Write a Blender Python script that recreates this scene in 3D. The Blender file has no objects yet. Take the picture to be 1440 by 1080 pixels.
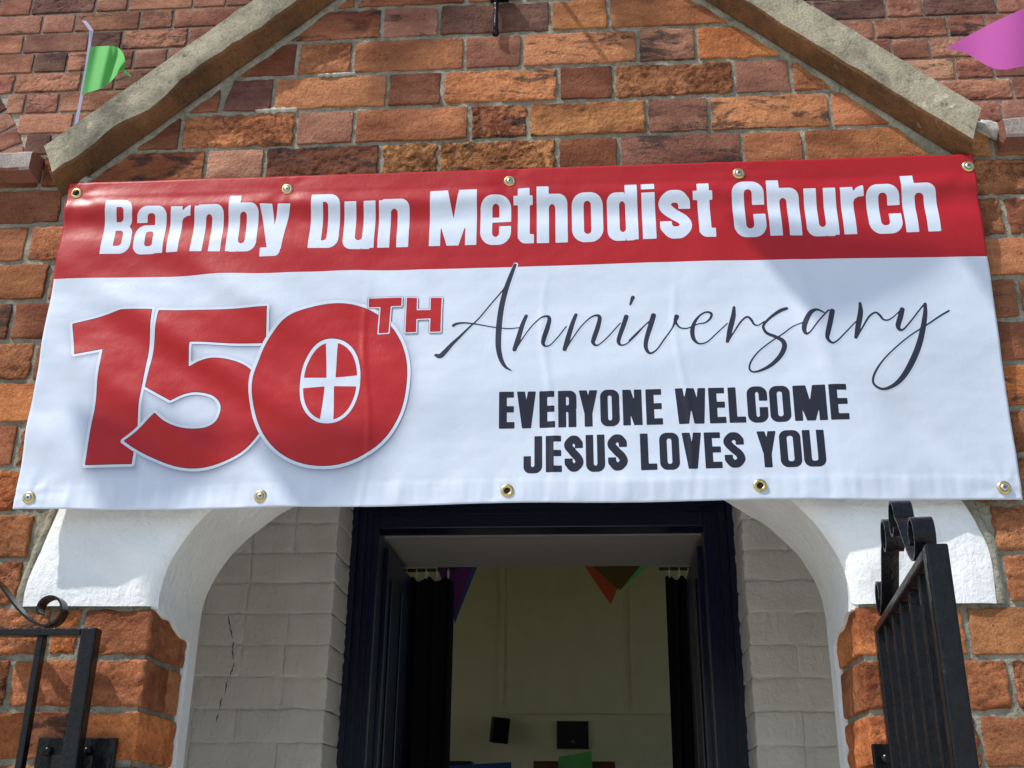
import bpy, bmesh, math, random
import numpy as np
from mathutils import Matrix, Vector

random.seed(7)
rng = np.random.default_rng(7)
scene = bpy.context.scene
C = scene.collection

# ------------------------------------------------------------------ camera
CAM = np.array([0.15, -1.859, 1.6])
CR = np.array([0.99713668, 0.07480511, 0.01107414])
CU = np.array([0.01806013, -0.37778112, 0.92571878])
CF = np.array([-0.07343209, 0.92286815, 0.3780504])
FPX = 1552.59
cd = bpy.data.cameras.new('camera')
cd.sensor_width = 36.0
cd.lens = 36.0 * FPX / 1440.0
cd.clip_start = 0.02
cd.clip_end = 500
cam = bpy.data.objects.new('camera', cd)
C.objects.link(cam)
cam.matrix_world = Matrix(((CR[0], CU[0], -CF[0], CAM[0]), (CR[1], CU[1], -CF[1], CAM[1]),
                           (CR[2], CU[2], -CF[2], CAM[2]), (0, 0, 0, 1)))
scene.camera = cam

# ------------------------------------------------------------------ sky, sun, exposure
SUN = Vector((-1.51, -1.0, 2.46)).normalized()          # towards the sun
EL = math.asin(SUN.z)
AZ = math.atan2(SUN.x, SUN.y)
w = bpy.data.worlds.new('World')
scene.world = w
w.use_nodes = True
nt = w.node_tree
sky = nt.nodes.new('ShaderNodeTexSky')
sky.sky_type = 'NISHITA'
sky.sun_disc = False
sky.sun_elevation = EL
sky.sun_rotation = AZ
sky.air_density = 1.0
sky.dust_density = 1.2
bg = nt.nodes['Background']
bg.inputs['Strength'].default_value = 0.15
nt.links.new(sky.outputs['Color'], bg.inputs['Color'])
sl = bpy.data.lights.new('sun', 'SUN')
sl.energy = 3.6
sl.angle = math.radians(0.8)
sl.color = (1.0, 0.955, 0.88)
sun = bpy.data.objects.new('sun', sl)
C.objects.link(sun)
sun.rotation_euler = SUN.to_track_quat('Z', 'Y').to_euler()
vs = scene.view_settings
vs.view_transform = 'Standard'
vs.look = 'None'
vs.gamma = 1.0
vs.use_curve_mapping = False
vs.exposure = 0.27

# ------------------------------------------------------------------ measuring helpers (1440x1080 photo pixels -> places)
def ray(x, y):
    return (x - 720) / FPX * CR - (y - 540) / FPX * CU + CF
def onY(x, y, Y):
    d = ray(x, y)
    return CAM + d * (Y - CAM[1]) / d[1]
def onZ(x, y, Z):
    d = ray(x, y)
    return CAM + d * (Z - CAM[2]) / d[2]
def to_px(p):
    d = np.asarray(p, float) - CAM
    return 720 + FPX * (d @ CR) / (d @ CF), 540 - FPX * (d @ CU) / (d @ CF)

class SinNoise:                                          # smooth noise, vectorised
    def __init__(s, seed, scale, n=14):
        r = np.random.default_rng(seed)
        d = r.normal(size=(n, 3))
        d /= np.linalg.norm(d, axis=1)[:, None]
        s.k = d * (2 * math.pi / scale) * r.uniform(.6, 1.8, (n, 1))
        s.p = r.uniform(0, 6.28, n)
        s.n = n
    def __call__(s, P):
        P = np.asarray(P, float)
        return np.sin(P @ s.k.T + s.p).sum(-1) / math.sqrt(s.n / 2) * .5

def catmull(P, n=5):
    P = [np.array(p, float) for p in P]
    Q = [2 * P[0] - P[1]] + P + [2 * P[-1] - P[-2]]
    out = []
    for i in range(1, len(Q) - 2):
        for t in np.arange(n) / n:
            a, b, c, d = Q[i - 1:i + 3]
            out.append(.5 * ((2 * b) + (c - a) * t + (2 * a - 5 * b + 4 * c - d) * t * t + (3 * b - a - 3 * c + d) * t ** 3))
    out.append(P[-1])
    for o in out:
        if len(o) > 2:
            o[2] = max(o[2], .0004)
    return out
# ------------------------------------------------------------------ object helpers
def link(name, me, mat=None, parent=None):
    o = bpy.data.objects.new(name, me)
    C.objects.link(o)
    if mat is not None and me is not None and not me.materials:
        me.materials.append(mat)
    if parent is not None:
        o.parent = parent
    return o
def tag(o, label, cat, group=None):
    o['label'] = label
    o['category'] = cat
    if group:
        o['group'] = group
    return o
def thing(name, label, cat, loc=(0, 0, 0), rz=0.0, group=None):
    o = bpy.data.objects.new(name, None)
    o.empty_display_size = .1
    C.objects.link(o)
    o.location = loc
    o.rotation_euler = (0, 0, rz)
    return tag(o, label, cat, group)
def mesh(name, V, Fc, smooth=False):
    me = bpy.data.meshes.new(name)
    me.from_pydata([tuple(map(float, v)) for v in V], [], [tuple(map(int, f)) for f in Fc])
    me.update()
    if smooth:
        me.polygons.foreach_set('use_smooth', [True] * len(me.polygons))
    return me
class MB:                                                # collects simple solids into one mesh
    def __init__(s):
        s.V = []
        s.F = []
    def add(s, V, Fc):
        o = len(s.V)
        s.V += [tuple(v) for v in V]
        s.F += [tuple(i + o for i in f) for f in Fc]
        return s
    def box(s, x0, x1, y0, y1, z0, z1):
        V = [(x, y, z) for x in (x0, x1) for y in (y0, y1) for z in (z0, z1)]
        return s.add(V, [(0, 1, 3, 2), (4, 6, 7, 5), (0, 4, 5, 1), (2, 3, 7, 6), (0, 2, 6, 4), (1, 5, 7, 3)])
    def tube(s, P, r, n=10, cap=True):
        P = [np.array(p, float) for p in P]
        rs = r if hasattr(r, '__len__') else [r] * len(P)
        V = []
        for i, p in enumerate(P):
            t = P[min(i + 1, len(P) - 1)] - P[max(i - 1, 0)]
            t /= np.linalg.norm(t)
            a = np.array([0, 0, 1.]) if abs(t[2]) < .9 else np.array([1., 0, 0])
            u = np.cross(t, a)
            u /= np.linalg.norm(u)
            v = np.cross(t, u)
            V += [tuple(p + rs[i] * (math.cos(q) * u + math.sin(q) * v)) for q in np.arange(n) * 2 * math.pi / n]
        Fc = [(i * n + j, i * n + (j + 1) % n, (i + 1) * n + (j + 1) % n, (i + 1) * n + j) for i in range(len(P) - 1) for j in range(n)]
        if cap:
            Fc += [tuple(range(n))[::-1], tuple((len(P) - 1) * n + j for j in range(n))]
        return s.add(V, Fc)
    def build(s, name, mat, parent=None, smooth=False, bevel=0.0):
        me = mesh(name, s.V, s.F, smooth)
        bm = bmesh.new()
        bm.from_mesh(me)
        bmesh.ops.recalc_face_normals(bm, faces=bm.faces)
        if bevel:
            bmesh.ops.bevel(bm, geom=[e for e in bm.edges], offset=bevel, segments=2, profile=.6, affect='EDGES', clamp_overlap=True)
        bm.to_mesh(me)
        bm.free()
        if smooth:
            me.polygons.foreach_set('use_smooth', [True] * len(me.polygons))
        return link(name, me, mat, parent)

# ------------------------------------------------------------------ materials
class NT:
    def __init__(s, name):
        s.m = bpy.data.materials.new(name)
        s.m.use_nodes = True
        s.t = s.m.node_tree
        s.b = s.t.nodes['Principled BSDF']
    def n(s, typ, **kw):
        nd = s.t.nodes.new(typ)
        for k, v in kw.items():
            if k.startswith('i_'):
                nd.inputs[k[2:].replace('_', ' ')].default_value = v
            else:
                setattr(nd, k, v)
        return nd
    def l(s, a, b):
        s.t.links.new(a, b)
    def noise(s, vec, scale, detail=4, rough=.55, dist=0.0):
        nd = s.n('ShaderNodeTexNoise')
        nd.inputs['Scale'].default_value = scale
        nd.inputs['Detail'].default_value = detail
        nd.inputs['Roughness'].default_value = rough
        nd.inputs['Distortion'].default_value = dist
        if vec is not None:
            s.l(vec, nd.inputs['Vector'])
        return nd.outputs['Fac']
    def ramp(s, fac, a, b, ca=(0, 0, 0, 1), cb=(1, 1, 1, 1)):
        r = s.n('ShaderNodeValToRGB')
        r.color_ramp.elements[0].position = a
        r.color_ramp.elements[1].position = b
        r.color_ramp.elements[0].color = ca
        r.color_ramp.elements[1].color = cb
        s.l(fac, r.inputs['Fac'])
        return r.outputs['Color']
    def mix(s, fac, a, b, mode='MIX'):
        m = s.n('ShaderNodeMix', data_type='RGBA', blend_type=mode)
        for sock, v in ((m.inputs['Factor'], fac), (m.inputs['A'], a), (m.inputs['B'], b)):
            if hasattr(v, 'is_output'):
                s.l(v, sock)
            elif isinstance(v, (int, float)):
                sock.default_value = v
            else:
                sock.default_value = (*v, 1) if len(v) == 3 else v
        return m.outputs['Result']
    def math(s, op, a, b=0.0, c=None):
        m = s.n('ShaderNodeMath', operation=op)
        for i, v in enumerate((a, b) if c is None else (a, b, c)):
            if hasattr(v, 'is_output'):
                s.l(v, m.inputs[i])
            else:
                m.inputs[i].default_value = v
        return m.outputs[0]
    def bump(s, h, strength, dist, prev=None):
        b = s.n('ShaderNodeBump')
        if hasattr(strength, 'is_output'):
            s.l(strength, b.inputs['Strength'])
        else:
            b.inputs['Strength'].default_value = strength
        b.inputs['Distance'].default_value = dist
        s.l(h, b.inputs['Height'])
        if prev is not None:
            s.l(prev, b.inputs['Normal'])
        return b.outputs['Normal']
    def fin(s, col=None, rough=None, nrm=None, spec=None, metal=None):
        for k, v in (('Base Color', col), ('Roughness', rough), ('Normal', nrm), ('Specular IOR Level', spec), ('Metallic', metal)):
            if v is None:
                continue
            if hasattr(v, 'is_output'):
                s.l(v, s.b.inputs[k])
            else:
                s.b.inputs[k].default_value = (*v, 1) if hasattr(v, '__len__') and len(v) == 3 else v
        return s.m

def m_brick():
    g = NT('fired_brick')
    oi = g.n('ShaderNodeObjectInfo')
    tc = g.n('ShaderNodeTexCoord')
    off = g.n('ShaderNodeVectorMath', operation='SCALE')
    cmb = g.n('ShaderNodeCombineXYZ')
    g.l(oi.outputs['Random'], cmb.inputs[0])
    g.l(oi.outputs['Random'], cmb.inputs[1])
    cmb.inputs[2].default_value = .37
    g.l(cmb.outputs[0], off.inputs[0])
    off.inputs['Scale'].default_value = 43.0
    ad = g.n('ShaderNodeVectorMath', operation='ADD')
    g.l(tc.outputs['Object'], ad.inputs[0])
    g.l(off.outputs[0], ad.inputs[1])
    P = ad.outputs[0]
    st = g.n('ShaderNodeMapping')
    st.inputs['Scale'].default_value = (.55, 1, 1.5)
    g.l(P, st.inputs['Vector'])
    PS = st.outputs[0]
    big = g.noise(PS, 6, 3, .5)
    mid = g.noise(P, 80, 8, .72)
    fine = g.noise(P, 380, 5, .7)
    rough_amt = oi.outputs['Alpha']
    base = oi.outputs['Color']
    # one side of a brick burnt darker than the other, drag streaks, sand grain
    c = g.mix(g.ramp(big, .36, .62), g.mix(1.0, base, (.46, .37, .38), 'MULTIPLY'), g.mix(1.0, base, (1.06, 1.06, 1.04), 'MULTIPLY'))
    sk = g.n('ShaderNodeMapping')
    sk.inputs['Scale'].default_value = (.55, 1, 1.6)
    g.l(P, sk.inputs['Vector'])
    stk = g.noise(sk.outputs[0], 48, 8, .7, .2)
    c = g.mix(g.ramp(stk, .36, .64), g.mix(1.0, c, (.74, .68, .66), 'MULTIPLY'), g.mix(1.0, c, (1.06, 1.06, 1.05), 'MULTIPLY'))
    c = g.mix(g.math('MULTIPLY', g.ramp(mid, .28, .44, (1, 1, 1, 1), (0, 0, 0, 1)), .6), c, g.mix(1.0, base, (.34, .30, .30), 'MULTIPLY'))
    c = g.mix(g.math('MULTIPLY', g.ramp(g.noise(P, 19, 7, .66, .4), .53, .68), .5), c, g.mix(1.0, base, (.38, .33, .34), 'MULTIPLY'))
    # kiln-burnt black patches on some of them
    soot = g.noise(sk.outputs[0], 17, 10, .74, .4)
    amt = g.math('MULTIPLY_ADD', oi.outputs['Random'], -.27, .755)
    sm = g.math('MULTIPLY', g.math('SUBTRACT', soot, amt), 14.0)
    smc = g.n('ShaderNodeClamp')
    g.l(sm, smc.inputs[0])
    c = g.mix(g.math('MULTIPLY', smc.outputs[0], .82), c, (.035, .028, .028))
    # flaked areas show a cleaner, sandier core
    flk = g.ramp(g.noise(P, 24, 10, .66, .2), .47, .54)
    fm = g.math('MULTIPLY', flk, rough_amt)
    c = g.mix(g.math('MULTIPLY', fm, .16), c, g.mix(1.0, base, (1.25, 1.30, 1.15), 'MULTIPLY'))
    # pits
    pit = g.n('ShaderNodeTexVoronoi')
    pit.inputs['Scale'].default_value = 85
    g.l(P, pit.inputs['Vector'])
    pm = g.ramp(pit.outputs['Distance'], .08, .2, (1, 1, 1, 1), (0, 0, 0, 1))
    gate = g.ramp(g.noise(P, 30, 3), .54, .62)
    pm2 = g.math('MULTIPLY', pm, gate)
    c = g.mix(g.math('MULTIPLY', pm2, .7), c, (.04, .025, .02))
    # pale lime bloom
    c = g.mix(g.math('MULTIPLY', g.ramp(g.noise(P, 30, 8, .75), .62, .76), .22), c, (.50, .40, .32))
    c = g.mix(g.ramp(fine, .3, .7), g.mix(1.0, c, (.66, .63, .61), 'MULTIPLY'), g.mix(1.0, c, (1.22, 1.22, 1.20), 'MULTIPLY'))
    # relief: sandy grain, drag marks, and flaking where alpha is high
    n1 = g.bump(fine, .8, .0026)
    n1 = g.bump(g.noise(P, 150, 3, .55), .8, .0036, n1)
    n1 = g.bump(mid, .7, .0045, n1)
    n2 = g.bump(flk, rough_amt, .012, n1)
    n2 = g.bump(g.noise(P, 60, 4, .6), rough_amt, .020, n2)
    n3 = g.bump(g.math('MULTIPLY', pm2, -1), .7, .003, n2)
    return g.fin(c, .92, n3, .18)

def m_mortar(name, a, b, dark=.35):
    g = NT(name)
    geo = g.n('ShaderNodeNewGeometry')
    P = geo.outputs['Position']
    n1 = g.noise(P, 14, 6, .6)
    n2 = g.noise(P, 160, 5, .65)
    c = g.mix(g.ramp(n1, .32, .68), a, b)
    c = g.mix(g.math('MULTIPLY', g.ramp(n2, .5, .72), dark), c, (.10, .085, .06))
    c = g.mix(g.math('MULTIPLY', g.ramp(g.noise(P, 33, 6, .7), .50, .66), .55), c, tuple(x * .45 for x in a))
    nr = g.bump(n2, .9, .003)
    nr = g.bump(g.noise(P, 45, 5, .6), .9, .010, nr)
    return g.fin(c, .95, nr, .2)

def m_paint(name, col, dirt, relief=1.0, rough=.6, cracks=False):
    g = NT(name)
    geo = g.n('ShaderNodeNewGeometry')
    P = geo.outputs['Position']
    n1 = g.noise(P, 7, 6, .6)
    n2 = g.noise(P, 60, 6, .6, .5)
    c = g.mix(g.math('MULTIPLY', g.ramp(n1, .42, .75), .5), col, dirt)
    c = g.mix(g.math('MULTIPLY', g.ramp(g.noise(P, 38, 8, .72), .66, .72), .55), c, dirt)
    st = g.n('ShaderNodeMapping')
    st.inputs['Rotation'].default_value = (0, .6, 0)
    st.inputs['Scale'].default_value = (1, 1, .3)
    g.l(P, st.inputs['Vector'])
    nr = g.bump(g.noise(st.outputs[0], 55, 5, .6, .4), .55 * relief, .004)
    nr = g.bump(n2, .6 * relief, .004, nr)
    nr = g.bump(g.noise(P, 260, 3, .6), .5 * relief, .0012, nr)
    return g.fin(c, rough, nr, .35)

def m_sandstone(name, base, dark, lichen, soot_amt):
    g = NT(name)
    geo = g.n('ShaderNodeNewGeometry')
    P = geo.outputs['Position']
    n1 = g.noise(P, 9, 6, .65, .5)
    n2 = g.noise(P, 210, 4, .6)
    n3 = g.noise(P, 30, 7, .65, .6)
    c = g.mix(g.ramp(n3, .3, .7), base, tuple(x * 1.28 for x in base))
    c = g.mix(g.math('MULTIPLY', g.ramp(n1, .42, .66), soot_amt), c, dark)
    c = g.mix(g.math('MULTIPLY', g.ramp(g.noise(P, 48, 6, .7), .58, .68), soot_amt * .8), c, tuple(x * .55 for x in dark))
    vo = g.n('ShaderNodeTexVoronoi')
    vo.inputs['Scale'].default_value = 26
    wp = g.n('ShaderNodeVectorMath', operation='ADD')
    wn = g.n('ShaderNodeTexNoise')
    wn.inputs['Scale'].default_value = 60
    sc = g.n('ShaderNodeVectorMath', operation='SCALE')
    sc.inputs['Scale'].default_value = .03
    g.l(P, wn.inputs['Vector'])
    g.l(wn.outputs['Color'], sc.inputs[0])
    g.l(P, wp.inputs[0])
    g.l(sc.outputs[0], wp.inputs[1])
    g.l(wp.outputs[0], vo.inputs['Vector'])
    lm = g.math('MULTIPLY', g.ramp(vo.outputs['Distance'], .16, .21, (1, 1, 1, 1), (0, 0, 0, 1)), g.ramp(g.noise(P, 6, 3), .56, .64))
    c = g.mix(g.math('MULTIPLY', lm, .7), c, lichen)
    c = g.mix(g.ramp(n2, .3, .75), g.mix(1.0, c, (.72, .72, .72), 'MULTIPLY'), g.mix(1.0, c, (1.18, 1.18, 1.16), 'MULTIPLY'))
    nr = g.bump(n2, .9, .0022)
    nr = g.bump(n3, .6, .006, nr)
    return g.fin(c, .92, nr, .2)

def m_plain(name, col, rough=.5, spec=.4, metal=0.0, bump=0.0, bscale=200, var=.12):
    g = NT(name)
    geo = g.n('ShaderNodeNewGeometry')
    P = geo.outputs['Position']
    n1 = g.noise(P, bscale * .12, 5, .6)
    c = g.mix(g.ramp(n1, .3, .7), tuple(x * (1 - var) for x in col), tuple(min(1, x * (1 + var)) for x in col))
    nr = g.bump(g.noise(P, bscale, 4, .6), bump, .002) if bump else None
    return g.fin(c, rough, nr, spec, metal)

def m_vinyl(name, col, rough=.42, use_attr=False):
    g = NT(name)
    geo = g.n('ShaderNodeNewGeometry')
    P = geo.outputs['Position']
    n1 = g.noise(P, 5, 4, .5)
    c = g.mix(g.ramp(n1, .3, .7), tuple(x * .97 for x in col), col)
    if use_attr:
        at = g.n('ShaderNodeAttribute', attribute_name='print_shade')
        c = g.mix(at.outputs['Fac'], c, (.16, .17, .26))
    wv = g.n('ShaderNodeMapping')
    wv.inputs['Scale'].default_value = (1, 1, .12)
    g.l(P, wv.inputs['Vector'])
    nr = g.bump(g.noise(wv.outputs[0], 420, 2, .5), .22, .0006)
    nr = g.bump(g.noise(P, 26, 4, .55), .4, .003, nr)
    rn = g.n('ShaderNodeMapRange')
    g.l(g.noise(P, 12, 4), rn.inputs[0])
    rn.inputs[3].default_value = rough - .06
    rn.inputs[4].default_value = rough + .08
    return g.fin(c, rn.outputs[0], nr, .28)

def m_iron():
    g = NT('black_painted_iron')
    geo = g.n('ShaderNodeNewGeometry')
    P = geo.outputs['Position']
    n1 = g.noise(P, 60, 5, .65)
    c = g.mix(g.ramp(n1, .35, .7), (.004, .004, .005), (.008, .008, .009))
    c = g.mix(g.math('MULTIPLY', g.ramp(g.noise(P, 30, 7, .7), .66, .70), .7), c, (.060, .038, .026))
    nr = g.bump(g.noise(P, 130, 4, .6), .45, .003)
    return g.fin(c, .17, nr, .28)

BR = m_brick()
MORTAR = m_mortar('grey_lime_mortar', (.21, .19, .14), (.37, .35, .28), .6)
MORTAR_PALE = m_mortar('pale_cement_mortar', (.50, .49, .44), (.62, .60, .55), .25)
MORTAR_DARK = m_mortar('weathered_mortar', (.34, .28, .22), (.50, .44, .37), .45)
PLASTER = m_paint('white_painted_plaster', (.83, .845, .85), (.60, .60, .58), 1.2, .62)
WHITEWASH = m_paint('whitewashed_brick', (.84, .82, .77), (.60, .58, .52), 1.7, .7)
STONE = m_sandstone('weathered_sandstone', (.38, .335, .245), (.11, .104, .082), (.62, .56, .40), .8)
STONE_SHADED = m_sandstone('shaded_brown_sandstone', (.17, .080, .036), (.06, .036, .02), (.30, .22, .12), .8)  # coping underside: its shade and orange bounce are painted into the brown
TERRA = m_sandstone('terracotta_coping', (.24, .10, .07), (.10, .06, .05), (.40, .33, .28), .5)
TERRA_TOP = m_sandstone('lichen_grey_terracotta', (.36, .31, .28), (.17, .13, .12), (.52, .48, .43), .7)
VWHITE = m_vinyl('white_banner_vinyl', (.57, .63, .735), .42, True)
VRED = m_vinyl('red_banner_vinyl', (.38, .012, .016), .40)
PWHITE = m_vinyl('white_banner_print', (.58, .64, .745), .42)
PRED = m_vinyl('red_banner_print', (.40, .012, .014), .40)
PDRED = m_vinyl('dark_red_print', (.10, .008, .02), .4)
PBLACK = m_vinyl('black_banner_print', (.018, .018, .03), .4)
PSLATE = m_vinyl('slate_banner_print', (.028, .03, .05), .4)
BRASS = m_plain('brass', (.62, .47, .20), .3, .5, 1.0, .1)
STEEL = m_plain('zinc_screw', (.5, .5, .5), .4, .5, 1.0, .1)
HOLE = m_plain('dark_hole', (.01, .009, .008), .9)
IRON = m_iron()
NAVY = m_plain('navy_gloss_paint', (.005, .007, .036), .3, .5, 0, .15, 90)
LINING = m_paint('dull_white_gloss', (.42, .40, .38), (.33, .31, .29), .3, .5)
HALLWALL = m_paint('cream_hall_paint', (.82, .75, .52), (.70, .63, .43), .5, .8)
HALLCEIL = m_paint('white_ceiling_paint', (.7, .7, .66), (.6, .6, .55), .3, .8)
FLOOR = m_plain('wooden_floor', (.20, .12, .06), .5)
CURT = m_plain('black_curtain_cloth', (.006, .006, .010), .9, .2, 0, .3, 400)
SLATE = m_plain('slate_roof', (.07, .075, .085), .7, .4, 0, .5, 40)
PAVING = m_paint('pale_concrete_paving', (.58, .56, .50), (.46, .44, .39), .8, .85)
GRASSY = m_plain('lawn', (.06, .10, .03), .95, .2, 0, .8, 40)

def m_cloth(name, col, tr=.35):
    g = NT(name)
    geo = g.n('ShaderNodeNewGeometry')
    P = geo.outputs['Position']
    wv = g.noise(P, 700, 2, .5)
    c = g.mix(g.ramp(wv, .3, .7), tuple(x * .86 for x in col), col)
    g.fin(c, .75, g.bump(wv, .3, .0006), .3)
    tl = g.n('ShaderNodeBsdfTranslucent')
    tl.inputs['Color'].default_value = (*col, 1)
    mx = g.n('ShaderNodeMixShader')
    mx.inputs[0].default_value = tr
    out = g.t.nodes['Material Output']
    g.l(g.b.outputs[0], mx.inputs[1])
    g.l(tl.outputs[0], mx.inputs[2])
    g.l(mx.outputs[0], out.inputs['Surface'])
    return g.m
CL_GREEN = m_cloth('green_flag_cloth', (.20, .68, .20))
CL_PINK = m_cloth('pink_flag_cloth', (.72, .15, .54))
CL_LILAC = m_cloth('lilac_ribbon', (.62, .56, .78), .2)
CL_RED = m_cloth('orange_red_flag_cloth', (.62, .09, .04))
CL_OLIVE = m_cloth('olive_flag_cloth', (.13, .10, .03))
CL_BLUE = m_cloth('blue_flag_cloth', (.05, .13, .38))
CL_PURPLE = m_cloth('purple_flag_cloth', (.22, .05, .24))
CL_YELLOW = m_cloth('yellow_flag_cloth', (.70, .55, .06))

# ------------------------------------------------------------------ brick maker
N_EDGE = SinNoise(11, .030)
N_FACE = SinNoise(12, .10)
N_S1 = SinNoise(13, .034, 18)
N_S2 = SinNoise(14, .014, 18)
N_S3 = SinNoise(15, .085, 12)
def axis_samples(h, r, n):
    a = [-h, -h + r * .4, -h + r]
    b = list(np.linspace(-h + r, h - r, n + 1))[1:-1]
    return np.array(a + b + [h - r, h - r * .35, h])
BRICK_N = [0]
def make_brick(x0, x1, z0, z1, parent, color, spall=.25, Y=0.0, depth=.05, r=.005, amp=.0016, quad=None,
               mat=None, axis='Y', name='brick', proud=0.0, collect=None, rot=0.0, pieces=None):
    """A worn brick: five faces, rounded and chipped arrises. quad = (xbl, xbr, xtr, xtl) for cut bricks."""
    wv, hv = (x1 - x0) / 2, (z1 - z0) / 2
    r = min(r, wv * .4, hv * .4)
    deep = collect is None and mat is None and spall >= .4
    xs = axis_samples(wv, r, max(4, int(wv * 2 / .0048)) if deep else max(3, min(13, int(wv * 2 / .017))))
    zs = axis_samples(hv, r, max(4, int(hv * 2 / .0048)) if deep else 5)
    ys = np.array([0, r * .35, r, depth]) if depth < .09 else np.array([0, r * .35, r, depth * .5, depth])
    V = {}
    verts = []
    faces = []
    def vid(i, j, k):
        key = (i, j, k)
        if key not in V:
            V[key] = len(verts)
            verts.append((xs[i], ys[j], zs[k]))
        return V[key]
    nx, ny, nz = len(xs) - 1, len(ys) - 1, len(zs) - 1
    for i in range(nx):
        for k in range(nz):
            faces.append((vid(i, 0, k), vid(i + 1, 0, k), vid(i + 1, 0, k + 1), vid(i, 0, k + 1)))
    for j in range(ny):
        for k in range(nz):
            faces.append((vid(0, j, k), vid(0, j, k + 1), vid(0, j + 1, k + 1), vid(0, j + 1, k)))
            faces.append((vid(nx, j, k), vid(nx, j + 1, k), vid(nx, j + 1, k + 1), vid(nx, j, k + 1)))
        for i in range(nx):
            faces.append((vid(i, j, 0), vid(i, j + 1, 0), vid(i + 1, j + 1, 0), vid(i + 1, j, 0)))
            faces.append((vid(i, j, nz), vid(i + 1, j, nz), vid(i + 1, j + 1, nz), vid(i, j + 1, nz)))
    P = np.array(verts)
    q = np.stack([np.clip(P[:, 0], -wv + r, wv - r), np.maximum(P[:, 1], r), np.clip(P[:, 2], -hv + r, hv - r)], 1)
    d = P - q
    L = np.linalg.norm(d, axis=1)
    ok = L > 1e-9
    P[ok] = q[ok] + d[ok] / L[ok, None] * np.minimum(L[ok], r)[:, None]
    c = np.array([(x0 + x1) / 2, Y - proud, (z0 + z1) / 2])
    Wd = P + c
    e = np.minimum(wv - np.abs(P[:, 0]), hv - np.abs(P[:, 2]))
    edge = np.clip(1 - e / .008, 0, 1)
    nz_ = N_EDGE(Wd * np.array([1, 1, 1]) + c * 3.1)
    P[:, 1] += np.where(P[:, 1] < depth * .6, N_FACE(Wd + c * 2) * amp * .7 + edge * np.maximum(nz_ - .25, 0) * amp * 3.0, 0)
    if deep:                                   # weathered face: part of the skin has flaked away and the core is rugged
        Q = Wd * np.array([1, 1, 1.25]) + c * 5.3
        m_ = np.clip((N_S3(Q) + .15 * N_S1(Q * 1.7) + (spall - .45) * 1.1) / .10, 0, 1)
        rug = .0026 * (np.abs(N_S1(Q)) - .35) + .0011 * N_S2(Q)
        front = (P[:, 1] < depth * .3) & (np.abs(P[:, 0]) < wv - r * .5) & (np.abs(P[:, 2]) < hv - r * .5)
        P[:, 1] += np.where(front, m_ * (.0016 + rug * (.5 + spall)) + (1 - m_) * .0003 * N_S2(Q), 0)
        P[:, 1] = np.where(front, np.minimum(P[:, 1] - .0012, .0026 + .0002 * N_S2(Q)), P[:, 1])
    P[:, 0] += edge * N_EDGE(Wd[:, [2, 1, 0]] + c * 1.7) * amp * 1.1
    P[:, 2] += edge * N_EDGE(Wd[:, [1, 2, 0]] + c * 2.3) * amp * 1.1
    if quad is not None:
        s_ = (P[:, 0] + wv) / (2 * wv)
        t_ = (P[:, 2] + hv) / (2 * hv)
        xa = quad[0] + (quad[3] - quad[0]) * t_
        xb = quad[1] + (quad[2] - quad[1]) * t_
        P[:, 0] = xa + (xb - xa) * s_ - c[0]
    if rot:
        ca, sa = math.cos(rot), math.sin(rot)
        P[:, 0], P[:, 2] = P[:, 0] * ca - P[:, 2] * sa, P[:, 0] * sa + P[:, 2] * ca
    if axis == 'X+':        # face looks towards +x instead of -y
        P = np.stack([-P[:, 1], P[:, 0], P[:, 2]], 1)
    elif axis == 'X-':
        P = np.stack([P[:, 1], -P[:, 0], P[:, 2]], 1)
    if axis != 'Y':
        c = np.array([Y, (x0 + x1) / 2, (z0 + z1) / 2])
    if collect is not None:
        collect.add((P + c).tolist(), faces)
        return None
    me = mesh(name, P, faces, True)
    o = link(name, me, mat or BR, parent)
    o.location = c
    o.color = (*color, spall)
    return o

PAL = {'O': (.58, .248, .115), 'B': (.46, .195, .098), 'R': (.41, .168, .092), 'P': (.37, .178, .125), 'K': (.58, .300, .205),
       'D': (.23, .115, .090), 'Y': (.60, .285, .122), 'T': (.70, .265, .098), 'C': (.56, .265, .175), 'E': (.45, .215, .150), 'F': (.29, .155, .125)}
def pcol(ch):
    b = PAL[ch]
    f = random.uniform(.82, 1.14)
    return tuple(min(1, x * f * random.uniform(.95, 1.05)) for x in b)

# ------------------------------------------------------------------ levels of the front wall
XC = -.02                      # axis of the porch
Z0 = 2.8985                    # bed joint at the foot of the gable
HC = .0855                     # course height
ADJ = {-3: .002, -2: -.001, -1: -.0025, 0: -.004}
def zj(k):
    return Z0 - k * HC + ADJ.get(k, 0)
IMP = zj(11)                   # impost, springing of the arch
AW, AR = .600, .335            # half width and rise of the arch
WT = .215                      # thickness of the front wall
GS = .885                      # gable slope
def gable(x):                  # underside of the coping on the wall
    return 3.590 - GS * abs(x - XC)
def arch_z(x, aw=AW, ar=AR):
    q = abs(x - XC) / aw
    return IMP + ar * math.sqrt(max(0, 1 - q ** 2.15)) if q < 1 else IMP

# ================================================================== setting
def sheet(name, x0, x1, y0, y1, z, mat):
    o = link(name, mesh(name, [(x0, y0, z), (x1, y0, z), (x1, y1, z), (x0, y1, z)], [(0, 1, 2, 3)]), mat)
    o['kind'] = 'structure'
    return o
sheet('ground', -150, 150, -150, 150, 0.0, GRASSY)
sheet('forecourt_paving', -9, 9, -16, .9, .004, PAVING)  # out of view, widened and made paler to bounce light into the porch

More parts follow.
